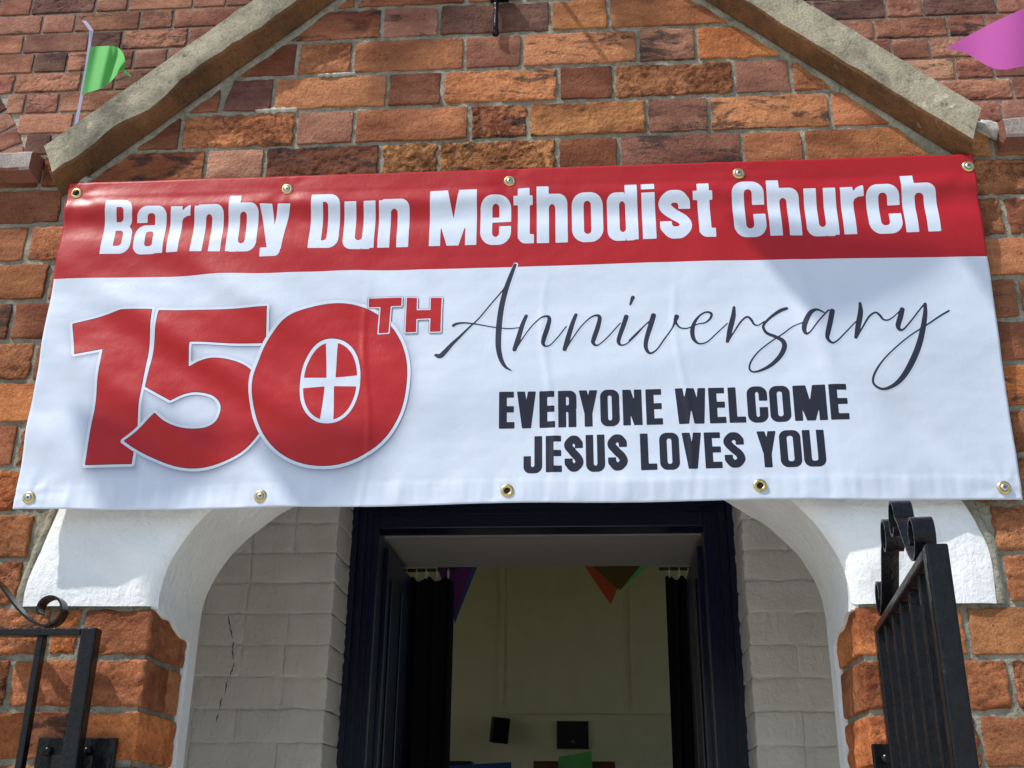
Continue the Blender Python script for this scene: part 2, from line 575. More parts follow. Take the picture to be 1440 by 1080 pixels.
# ================================================================== porch
porch = thing('church_porch', 'red brick church porch with stone gable coping and white plastered arch', 'porch', (0, 0, 0))
PW = 1.45
def arched_wall():
    xs = sorted(set(np.round(np.concatenate([np.linspace(XC - PW, XC - AW, 12), XC + AW * np.sin(np.linspace(-math.pi / 2, math.pi / 2, 61)),
                                             np.linspace(XC + AW, XC + PW, 12), [XC]]), 5)))
    V, Fc = [], []
    yf, yb = .0042, WT
    cols = []
    for x in xs:
        inside = abs(x - XC) < AW - 1e-5
        zt = max(gable(x) + .02, 2.86) if abs(x - XC) < .93 else 2.86
        zb = arch_z(x) + .004 if inside else None
        cols.append((x, zb, zt))
    def quad(a, b, c, d):
        o = len(V)
        V.extend([a, b, c, d])
        Fc.append((o, o + 1, o + 2, o + 3))
    for (xa, ba, ta), (xb, bb, tb) in zip(cols[:-1], cols[1:]):
        mid_in = abs((xa + xb) / 2 - XC) < AW
        za = (ba if ba is not None else IMP) if mid_in else 0
        zb = (bb if bb is not None else IMP) if mid_in else 0
        quad((xa, yf, za), (xb, yf, zb), (xb, yf, tb), (xa, yf, ta))
        quad((xb, yb, zb), (xa, yb, za), (xa, yb, ta), (xb, yb, tb))
        quad((xa, yf, ta), (xb, yf, tb), (xb, yb, tb), (xa, yb, ta))
        if mid_in:
            quad((xa, yb, za), (xb, yb, zb), (xb, yf, zb), (xa, yf, za))
    for s in (-1, 1):
        x = XC + s * AW
        quad((x, yf, 0), (x, yb, 0), (x, yb, IMP), (x, yf, IMP))
        x = XC + s * PW
        quad((x, yf, 0), (x, yb, 0), (x, yb, 2.86), (x, yf, 2.86))
    return link('front_wall', mesh('front_wall', V, Fc), MORTAR, porch)
fwall = arched_wall()

# ---- gable bricks, each one measured
J = .0098
GROWS = {
    -3.5: ([-.285, -.162, .074, .196], 'BKDOO', {}),
    -2.5: ([-.462, -.343, -.106, .015, .254, .374], 'ROOKOPT', {1: .55}),
    -1.5: ([-.615, -.504, -.264, -.150, .090, .203, .445, .559], 'RDOROROPO', {2: .3, 4: .4, 6: .8, 8: .4}),
    -0.5: ([-.691, -.449, -.328, -.091, .029, .267, .390, .628], 'ROPOOYPOO', {1: .75, 4: .95, 5: .4}),
    0.5: ([-.630, -.507, -.270, -.152, .087, .209, .450, .570, .815], 'OKRYYBPOOR', {3: .85, 4: 1.0, 2: .5}),
}
def cut_row(k, zb, zt, joints, cols, spl, parent=fwall):
    edges = [XC - 1.2] + list(joints) + [XC + 1.2]
    for i in range(len(edges) - 1):
        a, b = edges[i] + .0042, edges[i + 1] - .0042
        lim_b = (3.590 - .014 - zb) / GS
        lim_t = (3.590 - .014 - zt) / GS
        xl, xr = a, b
        q = [max(a, XC - lim_b), min(b, XC + lim_b), min(b, XC + lim_t), max(a, XC - lim_t)]
        if q[1] - q[0] < .025:
            continue
        if q[2] < q[3] + .004:
            m = q[1] if a > XC else q[0]
            if a > XC:
                q[2] = q[3] = q[3] if q[3] < q[1] else q[0]
                q[2] = q[3] + .004
            else:
                q[3] = q[2] - .004
        ch = cols[i % len(cols)]
        s = spl.get(i, random.choice([.12, .18, .25, .35]))
        make_brick(min(q), max(q), zb + J / 2, zt - J / 2, parent, pcol(ch), s, quad=q if (q[0] != q[3] or q[1] != q[2]) else None,
                   amp=.0013 + .0016 * s, proud=random.uniform(-.0008, .0012), r=.0018 + .002 * s)
S_, H_ = .238, .1207
for k, (jn, cols, spl) in GROWS.items():
    cut_row(k, zj(int(k + .5)), zj(int(k - .5) if k - .5 == int(k - .5) else 0), jn, cols, spl)
for n, k in enumerate((-4.5, -5.5, -6.5)):
    base = -.345 if n % 2 == 0 else -.285
    jn = []
    x = base
    c = 'S' if n % 2 == 0 else 'H'
    while x < .5:
        jn.append(x)
        x += S_ if c == 'S' else H_
        c = 'H' if c == 'S' else 'S'
    cut_row(k, Z0 - (k + .5) * HC, Z0 - (k - .5) * HC, jn, 'ORBOKRO', {})

# ---- the two flanks of the front wall, course by course
def frame_visible(x0, x1, z0, z1, Y=0, m=45):
    px = [to_px((x, Y, z)) for x in (x0, x1) for z in (z0, z1)]
    return max(p[0] for p in px) > -m and min(p[0] for p in px) < 1440 + m and max(p[1] for p in px) > -m and min(p[1] for p in px) < 1080 + m
rest = MB()
def hidden_by_banner(x0, x1, z0, z1):
    return x0 > -.83 and x1 < .80 and z0 > 2.19 and z1 < 2.80
def flank_brick(x0, x1, k, ch, spall=None, corner=0):
    zb, zt = zj(k + 1) + J / 2, zj(k) - J / 2
    a, b = x0 + J / 2, x1 - J / 2
    if b - a < .02 or hidden_by_banner(a, b, zb, zt):
        return
    if frame_visible(a, b, zb, zt):
        s = spall if spall is not None else random.choice([.3, .42, .55, .7] if k >= 9 else [.2, .3, .5, .7])
        make_brick(a, b, zb, zt, fwall, pcol(ch), s, amp=.0015 + .0018 * s, proud=random.uniform(-.001, .002), r=.0022 + .0022 * s)
    else:
        make_brick(a, b, zb, zt, None, (0, 0, 0), collect=rest)
LOWL = {0: [-.794, -.738, -.618], 1: [-.850, -.618], 2: [-.803, -.732, -.618]}
LOWR = {0: [.580, .690, .748], 1: [.580, .806], 2: [.580, .690, .745]}
for k in range(0, 34):
    low = k >= 11
    for side in (-1, 1):
        if side < 0:
            if low:
                jn = LOWL[0 if k == 11 else (1 if (k - 12) % 2 == 0 else 2)]
                inner, js = jn[-1], jn[:-1]
            else:
                inner, js = (-.55 if k else -.90), ([-.975] if k % 2 == 0 else [-.916])
                if k == 9:
                    js = [-.853]
        else:
            if low:
                jn = LOWR[0 if k == 11 else (1 if (k - 12) % 2 == 0 else 2)]
                inner, js = jn[0], jn[1:]
            else:
                inner, js = (.52 if k else .86), ([.925] if k % 2 == 0 else [.865])
                if k == 9:
                    js = [.81]
        cols = 'RBRPOBR' if k < 6 else 'TOTOTO'
        # outwards from the outermost known joint in flemish bond
        xs = [inner] + (js[::-1] if side < 0 else js)
        c = 'S' if (k % 2 == 1) else 'H'
        while abs(xs[-1] - XC) < PW - .02:
            nxt = xs[-1] + side * (S_ if c == 'S' else H_)
            xs.append(max(XC - PW, min(XC + PW, nxt)))
            c = 'H' if c == 'S' else 'S'
        # hidden middle part is also laid in short lengths
        if not low and abs(xs[1] - xs[0]) > .3:
            xs.insert(1, xs[1] - side * S_)
        for i in range(len(xs) - 1):
            a, b = sorted((xs[i], xs[i + 1]))
            if low and i == 0:
                continue                       # corner bricks below
            if k < 11:                         # cut to the plaster ring
                zm = (zj(k) + zj(k + 1)) / 2
                xe = .823 * max(0, 1 - ((zm - IMP) / .58) ** 2.15) ** (1 / 2.15) + .017 if zm < IMP + .58 else 0
                if side < 0:
                    b = min(b, XC - xe)
                else:
                    a = max(a, XC + xe)
                if b - a < .03:
                    continue
            flank_brick(a, b, k, random.choice(cols))
        if low:                                # quoin bricks that turn into the reveal
            zb, zt = zj(k + 1) + J / 2, zj(k) - J / 2
            a, b = sorted((xs[0], xs[1]))
            stretcher = (b - a) > .18
            dep = .105 if stretcher else .172
            if side < 0:
                a, b = a + J / 2, XC - AW + .0065
            else:
                a, b = XC + AW - .0065, b - J / 2
            vis = frame_visible(a, b, zb, zt)
            col = pcol(random.choice('TOTO'))
            if vis:
                make_brick(a, b, zb, zt, fwall, col, .5, depth=dep, r=.0035, amp=.0018)
                if stretcher:
                    o = make_brick(.1165, .172, zb, zt, fwall, pcol('O'), .3, Y=(XC + side * (AW - .0065) * 1.0), axis='X+' if side < 0 else 'X-', amp=.0018)
            else:
                make_brick(a, b, zb, zt, None, col, depth=dep, collect=rest)
ro = rest.build('brick_rest', BR, fwall, True)
ro['kind'] = 'stuff'
ro.color = (.50, .2, .085, .4)

# ---- plastered arch ring with its soffit
NP1 = SinNoise(21, .09)
NP2 = SinNoise(22, .35)
def arch_shell():
    V, Fc = [], []
    N = 96
    def pt(t, aw, ar):
        a = math.pi * t
        ca, sa = math.cos(a), math.sin(a)
        q = 2 / 2.15
        return XC - aw * math.copysign(abs(ca) ** q, ca), IMP + ar * abs(sa) ** q
    rows = []
    front = [0, .1, .25, .4, .55, .7, .85, .95, 1.0]
    for i in range(N + 1):
        t = i / N
        xi, zi = pt(t, AW - .004, AR)
        xo, zo = pt(t, .823 + .004 * math.sin(60 * t + 1), .58 + .004 * math.sin(47 * t))
        row = [(xo, .012, zo)]
        for f in front:
            row.append((xo + (xi - xo) * f, -.0075 if 0 < f < 1 else -.003, zo + (zi - zo) * f))
        for y in (.004, .012, .03, .06, .09, .12, .15, .18, WT + .004):
            xs_, zs_ = pt(t, AW - .011, AR - .008)
            row.append((xs_, y, zs_))
        xs_, zs_ = pt(t, AW + .05, AR + .05)
        row.append((xs_, WT + .006, zs_))
        rows.append(row)
    # plaster runs raggedly down the inner reveal
    for side, i in ((0, 0), (1, N)):
        r0 = rows[i]
        sgn = -1 if side == 0 else 1
    n = len(rows[0])
    for row in rows:
        for p in row:
            P = np.array(p)
            d = NP1(P) * .0022 + NP2(P) * .0035
            V.append((P[0], P[1] + (d if P[1] < .002 else 0), P[2] + (d if P[1] > .002 else 0)))
    for i in range(N):
        for j in range(n - 1):
            Fc.append((i * n + j, i * n + j + 1, (i + 1) * n + j + 1, (i + 1) * n + j))
    me = mesh('arch_plaster', V, Fc, True)
    bm = bmesh.new()
    bm.from_mesh(me)
    bmesh.ops.recalc_face_normals(bm, faces=bm.faces)
    bm.to_mesh(me)
    bm.free()
    me.set_sharp_from_angle(angle=math.radians(40))
    return link('arch_plaster', me, PLASTER, porch)
arch_shell()
# ragged skirts of plaster and the strip left at the back edge of each reveal
for side in (-1, 1):
    xr = XC + side * (AW - .012)
    b = MB()
    ys = np.linspace(.004, WT + .002, 26)
    low = []
    for y in ys:
        f = (y - .004) / WT
        low.append(IMP - .004 - .045 * f ** 1.3 - .004 * math.sin(y * 70 + side) if f < .80 else .02)
    V, Fc = [], []
    for y, zl in zip(ys, low):
        for xx, z_ in ((xr, IMP + .012), (xr, zl), (xr + side * .012, zl - .001), (xr + side * .012, IMP + .012)):
            V.append((xx, y, z_))
    m = len(ys)
    for i in range(m - 1):
        for j in range(4):
            Fc.append((i * 4 + j, i * 4 + (j + 1) % 4, (i + 1) * 4 + (j + 1) % 4, (i + 1) * 4 + j))
    Fc += [(0, 1, 2, 3), ((m - 1) * 4 + 3, (m - 1) * 4 + 2, (m - 1) * 4 + 1, (m - 1) * 4)]
    b.add(V, Fc)
    b.build('reveal_plaster', PLASTER, porch)
    # mortar fillet along the extrados and bed under the plaster
    V, Fc = [], []
    ts = np.linspace(.0, .2, 34) if side < 0 else np.linspace(.8, 1.0, 34)
    for t in ts:
        a = math.pi * t
        q = 2 / 2.15
        ca, sa = math.cos(a), math.sin(a)
        for f, y in ((-.006, .004), (.002, -.004), (.009, -.0040), (.014 + .003 * math.sin(t * 160), -.001), (.020, .006)):
            V.append((XC - (.823 + .004 * math.sin(60 * t + 1) + f) * math.copysign(abs(ca) ** q, ca), y + N_EDGE(np.array([[t * 2, f, side]]))[0] * .0010,
                      IMP + (.58 + .004 * math.sin(47 * t) + f) * abs(sa) ** q))
    for i in range(len(ts) - 1):
        for j in range(4):
            Fc.append((i * 5 + j, i * 5 + j + 1, (i + 1) * 5 + j + 1, (i + 1) * 5 + j))
    link('mortar_fillet', mesh('mortar_fillet', V, Fc, True), MORTAR, porch)

# ---- smears of pale pointing mortar
def smear(px0, py, px1, th=.006, mat=MORTAR_PALE):
    a, b = onY(px0, py[0], 0), onY(px1, py[1], 0)
    V, Fc = [], []
    n = 12
    for i in range(n + 1):
        f = i / n
        c = a + (b - a) * f
        hh = th * (math.sin(math.pi * min(1, max(0, f))) ** .5 + .15) * (1 + .4 * math.sin(i * 2.3 + px0))
        hh *= 1 + .5 * N_EDGE(c[None] * 2)[0]
        for dz, y in ((-hh, .004), (-hh * .7, -.003), (hh * .2, -.004), (hh, .003)):
            V.append((c[0], y, c[2] + dz))
    for i in range(n):
        for j in range(3):
            Fc.append((i * 4 + j, (i + 1) * 4 + j, (i + 1) * 4 + j + 1, i * 4 + j + 1))
    link('mortar_smear', mesh('mortar_smear', V, Fc, True), mat, fwall)
smear(360, (156, 153), 418, .006)
smear(447, (106, 103), 500, .0035)
smear(80, (254, 252), 130, .012)
smear(1180, (126, 124), 1182, .006, MORTAR)

# ---- coping stones
def coping(side):
    N = 46
    V, Fc = [], []
    nz = SinNoise(31 + side, .16)
    nf = SinNoise(41 + side, .05)
    yf, yb = -.0475, .27
    x_end_low, x_end_up = (.892, .917) if side > 0 else (.903, .931)
    secs = []
    for i in range(N + 1):
        f = i / N
        dl = x_end_low * (1 - f)
        du = x_end_up * (1 - f)
        zl = 3.606 - GS * dl + (.006 if side < 0 else 0)
        zu = 3.712 - GS * du
        wear = nz(np.array([[dl, side, 0]]))[0] * (.011 if side < 0 else .003)
        ww = nf(np.array([[dl, side, 0]]))[0] * (.004 if side < 0 else .0015)
        zl += wear + ww
        xl, xu = XC + side * dl, XC + side * du
        bv = .006
        zs = 3.587 - GS * dl
        secs.append([(xl, .012, zs), (xl, -.02, zl - .011), (xl, yf + .004, zl - .002), (xl, yf, zl + bv), (xl + (xu - xl) * .5, yf + .001, (zl + zu) / 2),
                     (xu, yf, zu - bv), (xu, yf + bv, zu), (xu, .1, zu + .012), (xu, yb, zu)])
    n = len(secs[0])
    for s in secs:
        for p in s:
            P = np.array(p)
            V.append((P[0], P[1] + nf(P) * .0016, P[2] + nf(P + 5) * .0016))
    for i in range(N):
        for j in range(n - 1):
            Fc.append((i * n + j, (i + 1) * n + j, (i + 1) * n + j + 1, i * n + j + 1))
    Fc.append(tuple(range(n)))
    me = mesh('coping_stone', V, Fc)
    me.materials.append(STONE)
    me.materials.append(STONE_SHADED)
    bm = bmesh.new()
    bm.from_mesh(me)
    bmesh.ops.recalc_face_normals(bm, faces=bm.faces)
    bm.to_mesh(me)
    bm.free()
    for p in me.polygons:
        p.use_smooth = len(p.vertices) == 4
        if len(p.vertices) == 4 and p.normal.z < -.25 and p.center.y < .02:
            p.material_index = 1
    me.set_sharp_from_angle(angle=math.radians(38))
    return link('coping_stone', me, None, porch)
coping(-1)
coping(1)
# mortar bed between coping and brickwork
for side in (-1, 1):
    V, Fc = [], []
    for i in range(41):
        d = .88 * (1 - i / 40)
        for off, y in ((.006, .002), (-.004, -.0035), (-.016 - .005 * N_EDGE(np.array([[d * 2, side, 1]]))[0], -.001), (-.026, .008)):
            V.append((XC + side * d, y, 3.588 - GS * d + off))
    for i in range(40):
        for j in range(3):
            Fc.append((i * 4 + j, (i + 1) * 4 + j, (i + 1) * 4 + j + 1, i * 4 + j + 1))
    link('coping_bed', mesh('coping_bed', V, Fc, True), MORTAR, porch)

# ---- moulded terracotta string course to either side
def string_course(side):
    xa, xb = (.955, 1.60)
    V, Fc = [], []
    prof = [(.02, 2.826), (-.020, 2.827), (-.042, 2.829), (-.046, 2.834), (-.046, 2.867), (-.041, 2.873), (.06, 2.90), (.21, 2.915)]
    N = 30
    for i in range(N + 1):
        x = XC + side * (xa + (xb - xa) * i / N)
        for y, z in prof:
            P = np.array([x, y, z])
            V.append((x, y + N_FACE(P) * .0012, z + N_FACE(P + 3) * .0015))
    n = len(prof)
    for i in range(N):
        for j in range(n - 1):
            Fc.append((i * n + j, (i + 1) * n + j, (i + 1) * n + j + 1, i * n + j + 1))
    Fc += [tuple(range(n)), tuple(N * n + j for j in range(n))[::-1]]
    me = mesh('string_course', V, Fc)
    me.materials.append(TERRA)
    me.materials.append(TERRA_TOP)
    bm = bmesh.new()
    bm.from_mesh(me)
    bmesh.ops.recalc_face_normals(bm, faces=bm.faces)
    bm.to_mesh(me)
    bm.free()
    for p in me.polygons:
        if len(p.vertices) == 4 and p.center.z > 2.8315:
            p.material_index = 1
    link('string_course', me, None, porch)
    if side < 0:
        return
    # lump of mortar stuffed between string course and coping
    b = MB()
    nl = SinNoise(77 + side, .02)
    V, Fc = [], []
    for i in range(9):
        for j in range(16):
            th, ph = math.pi * i / 8, 2 * math.pi * j / 16
            q = np.array([math.sin(th) * math.cos(ph) * .034, math.sin(th) * math.sin(ph) * .020, math.cos(th) * .016])
            q *= 1 + .35 * nl(q[None])[0]
            V.append((XC + side * .945 + q[0], -.002 + q[1], 2.872 - side * 0 + q[2] - side * q[0] * .45 * side))
    for i in range(8):
        for j in range(16):
            Fc.append((i * 16 + j, (i + 1) * 16 + j, (i + 1) * 16 + (j + 1) % 16, i * 16 + (j + 1) % 16))
    b.add(V, Fc)
    o = b.build('mortar_lump', MORTAR_PALE if side > 0 else MORTAR, porch, True)
string_course(-1)
string_course(1)

# ---- roof and side walls behind the gable
b = MB()
for side in (-1, 1):
    for (xa, za), (xb, zb) in (((0, 3.62), (.90, 2.815)), ((.90, 2.815), (1.46, 2.80))):
        xa, xb = XC + side * xa, XC + side * xb
        V = [(x, y, z - dz) for dz in (0, .05) for x, y, z in ((xa, .2, za), (xb, .2, zb), (xb, 1.15, zb), (xa, 1.15, za))]
        b.add(V, [(0, 1, 2, 3), (4, 7, 6, 5), (0, 4, 5, 1), (2, 6, 7, 3), (1, 5, 6, 2), (0, 3, 7, 4)])
b.build('roof', SLATE, porch)
for side in (-1, 1):
    xa, xb = sorted((XC + side * 1.12, XC + side * PW))
    MB().box(xa, xb, WT + .002, 1.16, 0, 2.745).build('side_wall', WHITEWASH, porch)
MB().box(XC - 1.12, XC + 1.12, WT + .01, 1.15, 2.70, 2.745).build('porch_ceiling', PLASTER, porch)
MB().box(XC - 1.12, XC + 1.12, .02, 1.16, .006, .10).build('porch_floor', PAVING, porch)

# ================================================================== church behind
DC = 1.1631
church = thing('church_building', 'brick church wall behind the porch with whitewashed doorway and hall inside', 'church', (0, 0, 0))
OX0, OX1, OZ = -.586, .556, 2.56
HW = 3.6
b = MB()
yf, yb = DC + .0065, 1.86
b.box(-HW, OX0, yf, yb, 0, 6.2)
b.box(OX1, HW, yf, yb, 0, 6.2)
b.box(OX0, OX1, yf, yb, OZ, 6.2)
cwall = b.build('main_wall', MORTAR_DARK, church)
pw = MB()
pw.box(XC - 1.118, OX0 + .001, DC + .0005, DC + .0055, .1, 2.80)
pw.box(OX1 - .001, XC + 1.118, DC + .0005, DC + .0055, .1, 2.80)
pwall = pw.build('painted_wall', WHITEWASH, church)
# ---- whitewashed bricks inside the porch
ZW = 2.4178
HWc = .0854
crest = MB()
for k in range(-2, 24):
    zt, zb = ZW - (k - 1) * HWc - .0016, ZW - k * HWc + .0016
    for side in (-1, 1):
        x = OX0 if side < 0 else OX1
        c = 'S' if (k + (side > 0)) % 2 else 'H'
        first = True
        while abs(x - XC) < 1.10:
            L = (S_ if c == 'S' else H_)
            if random.random() < .18:
                L = S_ if L == H_ else H_
            nx_ = x + side * L
            a, bb = sorted((x, nx_))
            a, bb = max(a, XC - 1.115), min(bb, XC + 1.115)
            if bb - a > .03 and zt < 2.80:
                dep = .05
                A, B = a + .0008, bb - .0008
                if first:
                    A, B = (A, OX0 + .004) if side < 0 else (OX1 - .004, B)
                    dep = .18
                if frame_visible(a, bb, zb, zt, DC, 60) and zb > 1.55:
                    make_brick(A, B, zb, zt, pwall, (.5, .5, .5), .3, Y=DC - .002, depth=dep, r=.0042, amp=.0026, mat=WHITEWASH, proud=random.uniform(-.001, .003))
                else:
                    make_brick(A, B, zb, zt, None, (0, 0, 0), Y=DC - .002, depth=dep, r=.006, amp=.003, collect=crest)
            first = False
            x = nx_
            c = 'H' if c == 'S' else 'S'
o = crest.build('painted_brick_rest', WHITEWASH, pwall, True)
o['kind'] = 'stuff'
# crack in the left side
pts = [(321, 866), (324, 884), (328, 902), (327, 918), (329, 932), (325, 946), (319, 958), (317, 972), (311, 984), (309, 998), (305, 1010), (304, 1022)]
CRW = [.0005, .0009, .0012, .0009, .0014, .0011, .0015, .0010, .0013, .0009, .0009, .0004]
cr = MB()
P3 = [onY(x, y, DC - .0046) for x, y in pts]
P3 = [np.array(q[:3]) for q in catmull([tuple(p) for p in P3], 4)]
for i0, i1 in ((0, 7), (8, 15), (16, 22), (23, 29), (31, 36), (38, 42)):
    seg = [p + np.array([.0011 * math.sin(i * 2.7), 0, .0006 * math.sin(i * 5)]) for i, p in enumerate(P3[i0:i1 + 1])]
    cr.tube(seg, [.0005] + [.0012 + .0005 * math.sin(i * 1.9 + i0) for i in range(len(seg) - 2)] + [.0003], 5)
cr.build('wall_crack', HOLE, church)

# ---- red church bricks above the porch roof
ZC = 4.3004
up = MB()
vox = onY(-20, 215, DC)
def church_brick(a, bb, zb, zt, ch):
    if frame_visible(a, bb, zb, zt, DC, 30) and (gable_hidden(a, bb, zb, zt) is False):
        s = random.choice([.1, .15, .25, .4])
        make_brick(a, bb, zb, zt, cwall, pcol(ch), s, Y=DC, r=.0022, amp=.0014, proud=random.uniform(0, .002))
    else:
        make_brick(a, bb, zb, zt, None, (0, 0, 0), Y=DC, collect=up)
def gable_hidden(a, bb, zb, zt):
    pts = [to_px((x, DC, z)) for x in (a, bb) for z in (zb, zt)]
    for px, py in pts:
        q = onY(px, py, -.0475)
        if q[2] > 3.70 - GS * abs(q[0] - XC) and q[2] > 2.875:
            return False
    return True
# relieving arch of a window at the far left: centre and radius from the photo
vc = onY(-120, 300, DC)
vr_in, vr_out = .50, .735
vp = onY(22, 172, DC)
vcx, vcz = vp[0] - vr_out * math.cos(math.radians(30)), vp[2] - vr_out * math.sin(math.radians(30))
for k in range(-20, 18):
    zt, zb = ZC - k * HWc - J / 2, ZC - (k + 1) * HWc + J / 2
    if zb < 2.95:
        continue
    for side in (-1, 1):
        if side < 0:
            x = (-1.8401 if k % 2 else -1.7861) - S_ * 4 - H_ * 4
            c = 'S' if k % 2 else 'H'
            lo, hi = -3.5, -.02
        else:
            x = (1.1472 if k % 2 else 1.1000) - S_ * 4 - H_ * 4
            c = 'H' if k % 2 else 'S'
            lo, hi = -.02, 3.5
        while x < hi:
            L = S_ if c == 'S' else H_
            a, bb = max(lo, x + J / 2), min(hi, x + L - J / 2)
            x += L
            c = 'H' if c == 'S' else 'S'
            if bb - a < .03:
                continue
            # keep clear of the relieving arch
            if side < 0:
                zm = (zb + zt) / 2
                dz = zm - vcz
                if abs(dz) < vr_out:
                    edge = vcx + math.sqrt(vr_out ** 2 - dz ** 2) + .006
                    if bb < edge + .02:
                        continue
                    a = max(a, edge)
            church_brick(a, bb, zb, zt, random.choice('CECFEKCEFC'))
o = up.build('upper_brick_rest', BR, cwall, True)
o['kind'] = 'stuff'
o.color = (.38, .185, .135, .2)
for i in range(24):                                   # voussoirs of that relieving arch, two rings
    ang = math.radians(-6 + i * 6.35)
    for r0, r1, hh in ((vr_in, vr_in + .108, .026), (vr_in + .117, vr_out - .005, .0325)):
        rc = (r0 + r1) / 2
        cx, cz = vcx + rc * math.cos(ang), vcz + rc * math.sin(ang)
        if to_px((cx, DC, cz))[0] > -60:
            make_brick(cx - (r1 - r0) / 2, cx + (r1 - r0) / 2, cz - hh, cz + hh, cwall, pcol(random.choice('CEFF')), .15, Y=DC, rot=ang, r=.0022)

# ---- door frame, lining, doors
FY = 1.36
FI0, FI1, FIZ = -.503, .467, 2.453
fr = MB()
for x0, x1, z0, z1 in ((OX0 + .001, FI0, .1, OZ - .002), (FI1, OX1 - .001, .1, OZ - .002), (FI0, FI1, FIZ, OZ - .002)):
    fr.box(x0, x1, FY, FY + .09, z0, z1)
dfr = fr.build('door_frame', NAVY, church, bevel=.004)
mo = MB()
for d, y, t in ((.0, -.022, .018), (.030, -.012, .012), (.052, -.007, .008)):
    mo.box(OX0 + .003 + d, OX0 + .003 + d + t, FY + y, FY, .1, OZ - .004 - d)
    mo.box(OX1 - .003 - d - t, OX1 - .003 - d, FY + y, FY, .1, OZ - .004 - d)
    mo.box(OX0 + .003 + d + t, OX1 - .003 - d - t, FY + y, FY, OZ - .004 - d - t, OZ - .004 - d)
mo.build('frame_moulding', NAVY, dfr)
MB().box(FI0 - .026, FI1 + .026, FY + .092, 1.862, FIZ - .004, FIZ + .03).build('lining_head', LINING, church)
for xa, xb in ((FI0 - .045, FI0 - .027), (FI1 + .027, FI1 + .045)):
    MB().box(xa, xb, FY + .092, 1.862, .1, FIZ - .005).build('lining_side', NAVY, church)
for side, xh in ((-1, FI0 - .026), (1, FI1 + .026)):
    dr = MB()
    xa, xb = sorted((xh, xh - side * .040))
    dr.box(xa, xb, FY + .10, FY + .53, .12, FIZ - .035)
    door = dr.build('door', NAVY, church, bevel=.003)
    xi = xb if side < 0 else xa
    for z0, z1 in ((.32, .95), (1.10, 1.62), (1.72, 2.33)):
        for y0, y1 in ((FY + .15, FY + .30), (FY + .335, FY + .48)):
            x0, x1 = sorted((xi - side * .0005, xi - side * .006))
            MB().box(x0, x1, y0, y1, z0, z1).build('panel', NAVY, door, bevel=.0025)

# ---- hall
HY = 8.0
hall = MB()
MB().box(-HW, HW, HY, HY + .3, 0, 5.2).build('hall_end_wall', HALLWALL, church)
MB().box(-HW, HW, 1.862, HY, 5.0, 5.2).build('hall_ceiling', HALLCEIL, church)
MB().box(-HW, HW, 1.862, HY, .004, .10).build('hall_floor', FLOOR, church)
for xw, added_wins, zl, zh in ((HW - .3, [(2.5, 3.7), (4.3, 5.5), (6.1, 7.3)], 1.5, 3.9), (-HW, [(2.9, 3.9), (5.2, 6.2)], 1.6, 3.6)):  # window openings out of view, added and enlarged to brighten the hall
    sw = MB()
    ya = 1.862
    for w0, w1 in added_wins:
        sw.box(xw, xw + .3, ya, w0, .1, 5.0)
        sw.box(xw, xw + .3, w0, w1, .1, zl)
        sw.box(xw, xw + .3, w0, w1, zh, 5.0)
        ya = w1
    sw.box(xw, xw + .3, ya, HY, .1, 5.0)
    sw.build('hall_side_wall', HALLWALL, church)
mo = MB()
def hp(x, y):
    return onY(x, y, HY - .012)
a = hp(700, 1000)
bq = hp(889, 1000)
mo.box(a[0], a[0] + .05, HY - .022, HY - .001, a[2], 4.6)
mo.box(bq[0], bq[0] + .05, HY - .022, HY - .001, a[2], 4.6)
mo.box(a[0] + .05, 1.9, HY - .024, HY - .003, a[2] - .02, a[2] + .035)
mo.build('wall_moulding', HALLWALL, church)

# ================================================================== things inside
SPK = m_plain('black_plastic', (.012, .012, .014), .6)
WOOD = m_plain('dark_brown_wood', (.11, .05, .025), .5, .4, 0, .3, 60, .3)
s0, s1 = onY(690, 1009, HY - .15), onY(713, 1045, HY - .15)
sp = thing('wall_speaker', 'small black loudspeaker tilted on a bracket on the cream hall wall', 'speaker', ((s0[0] + s1[0]) / 2, HY - .15, s1[2]))
h_, w_ = s0[2] - s1[2], s1[0] - s0[0]
bb = MB().box(-w_ / 2, w_ / 2, -.06, .08, 0, h_).build('cabinet', SPK, sp, bevel=.008)
MB().box(-w_ / 2 + .012, w_ / 2 - .012, -.066, -.0615, .012, h_ - .012).build('grille', CURT, sp)
MB().tube([(0, .08, h_ * .5), (0, .15, h_ * .5)], .015).build('bracket', SPK, sp)
sp.rotation_euler = (0.12, 0.07, .25)
f0, f1 = onY(783, 1014, HY - .02), onY(828, 1053, HY - .02)
fw_, fh_ = f1[0] - f0[0], f0[2] - f1[2]
pf = thing('picture_frame', 'small dark framed picture hanging on the cream hall wall', 'picture', (f0[0] + fw_ / 2, HY - .004, f1[2]))
fm = MB()
for x0, x1, z0, z1 in ((-fw_ / 2, fw_ / 2, 0, .022), (-fw_ / 2, fw_ / 2, fh_ - .022, fh_), (-fw_ / 2, -fw_ / 2 + .022, .022, fh_ - .022), (fw_ / 2 - .022, fw_ / 2, .022, fh_ - .022)):
    fm.box(x0, x1, -.022, 0, z0, z1)
fm.build('frame', SPK, pf)
MB().box(-fw_ / 2 + .022, fw_ / 2 - .022, -.012, -.002, .022, fh_ - .022).build('picture', m_plain('dark_print', (.02, .016, .018), .3), pf)
# small pale figure in the picture
c0 = MB()
c0.tube([(.0, -.0135, .045), (.0, -.0135, .075)], [.022, .004], 8)
c0.build('figure', m_plain('grey_print', (.16, .15, .14), .6), pf)

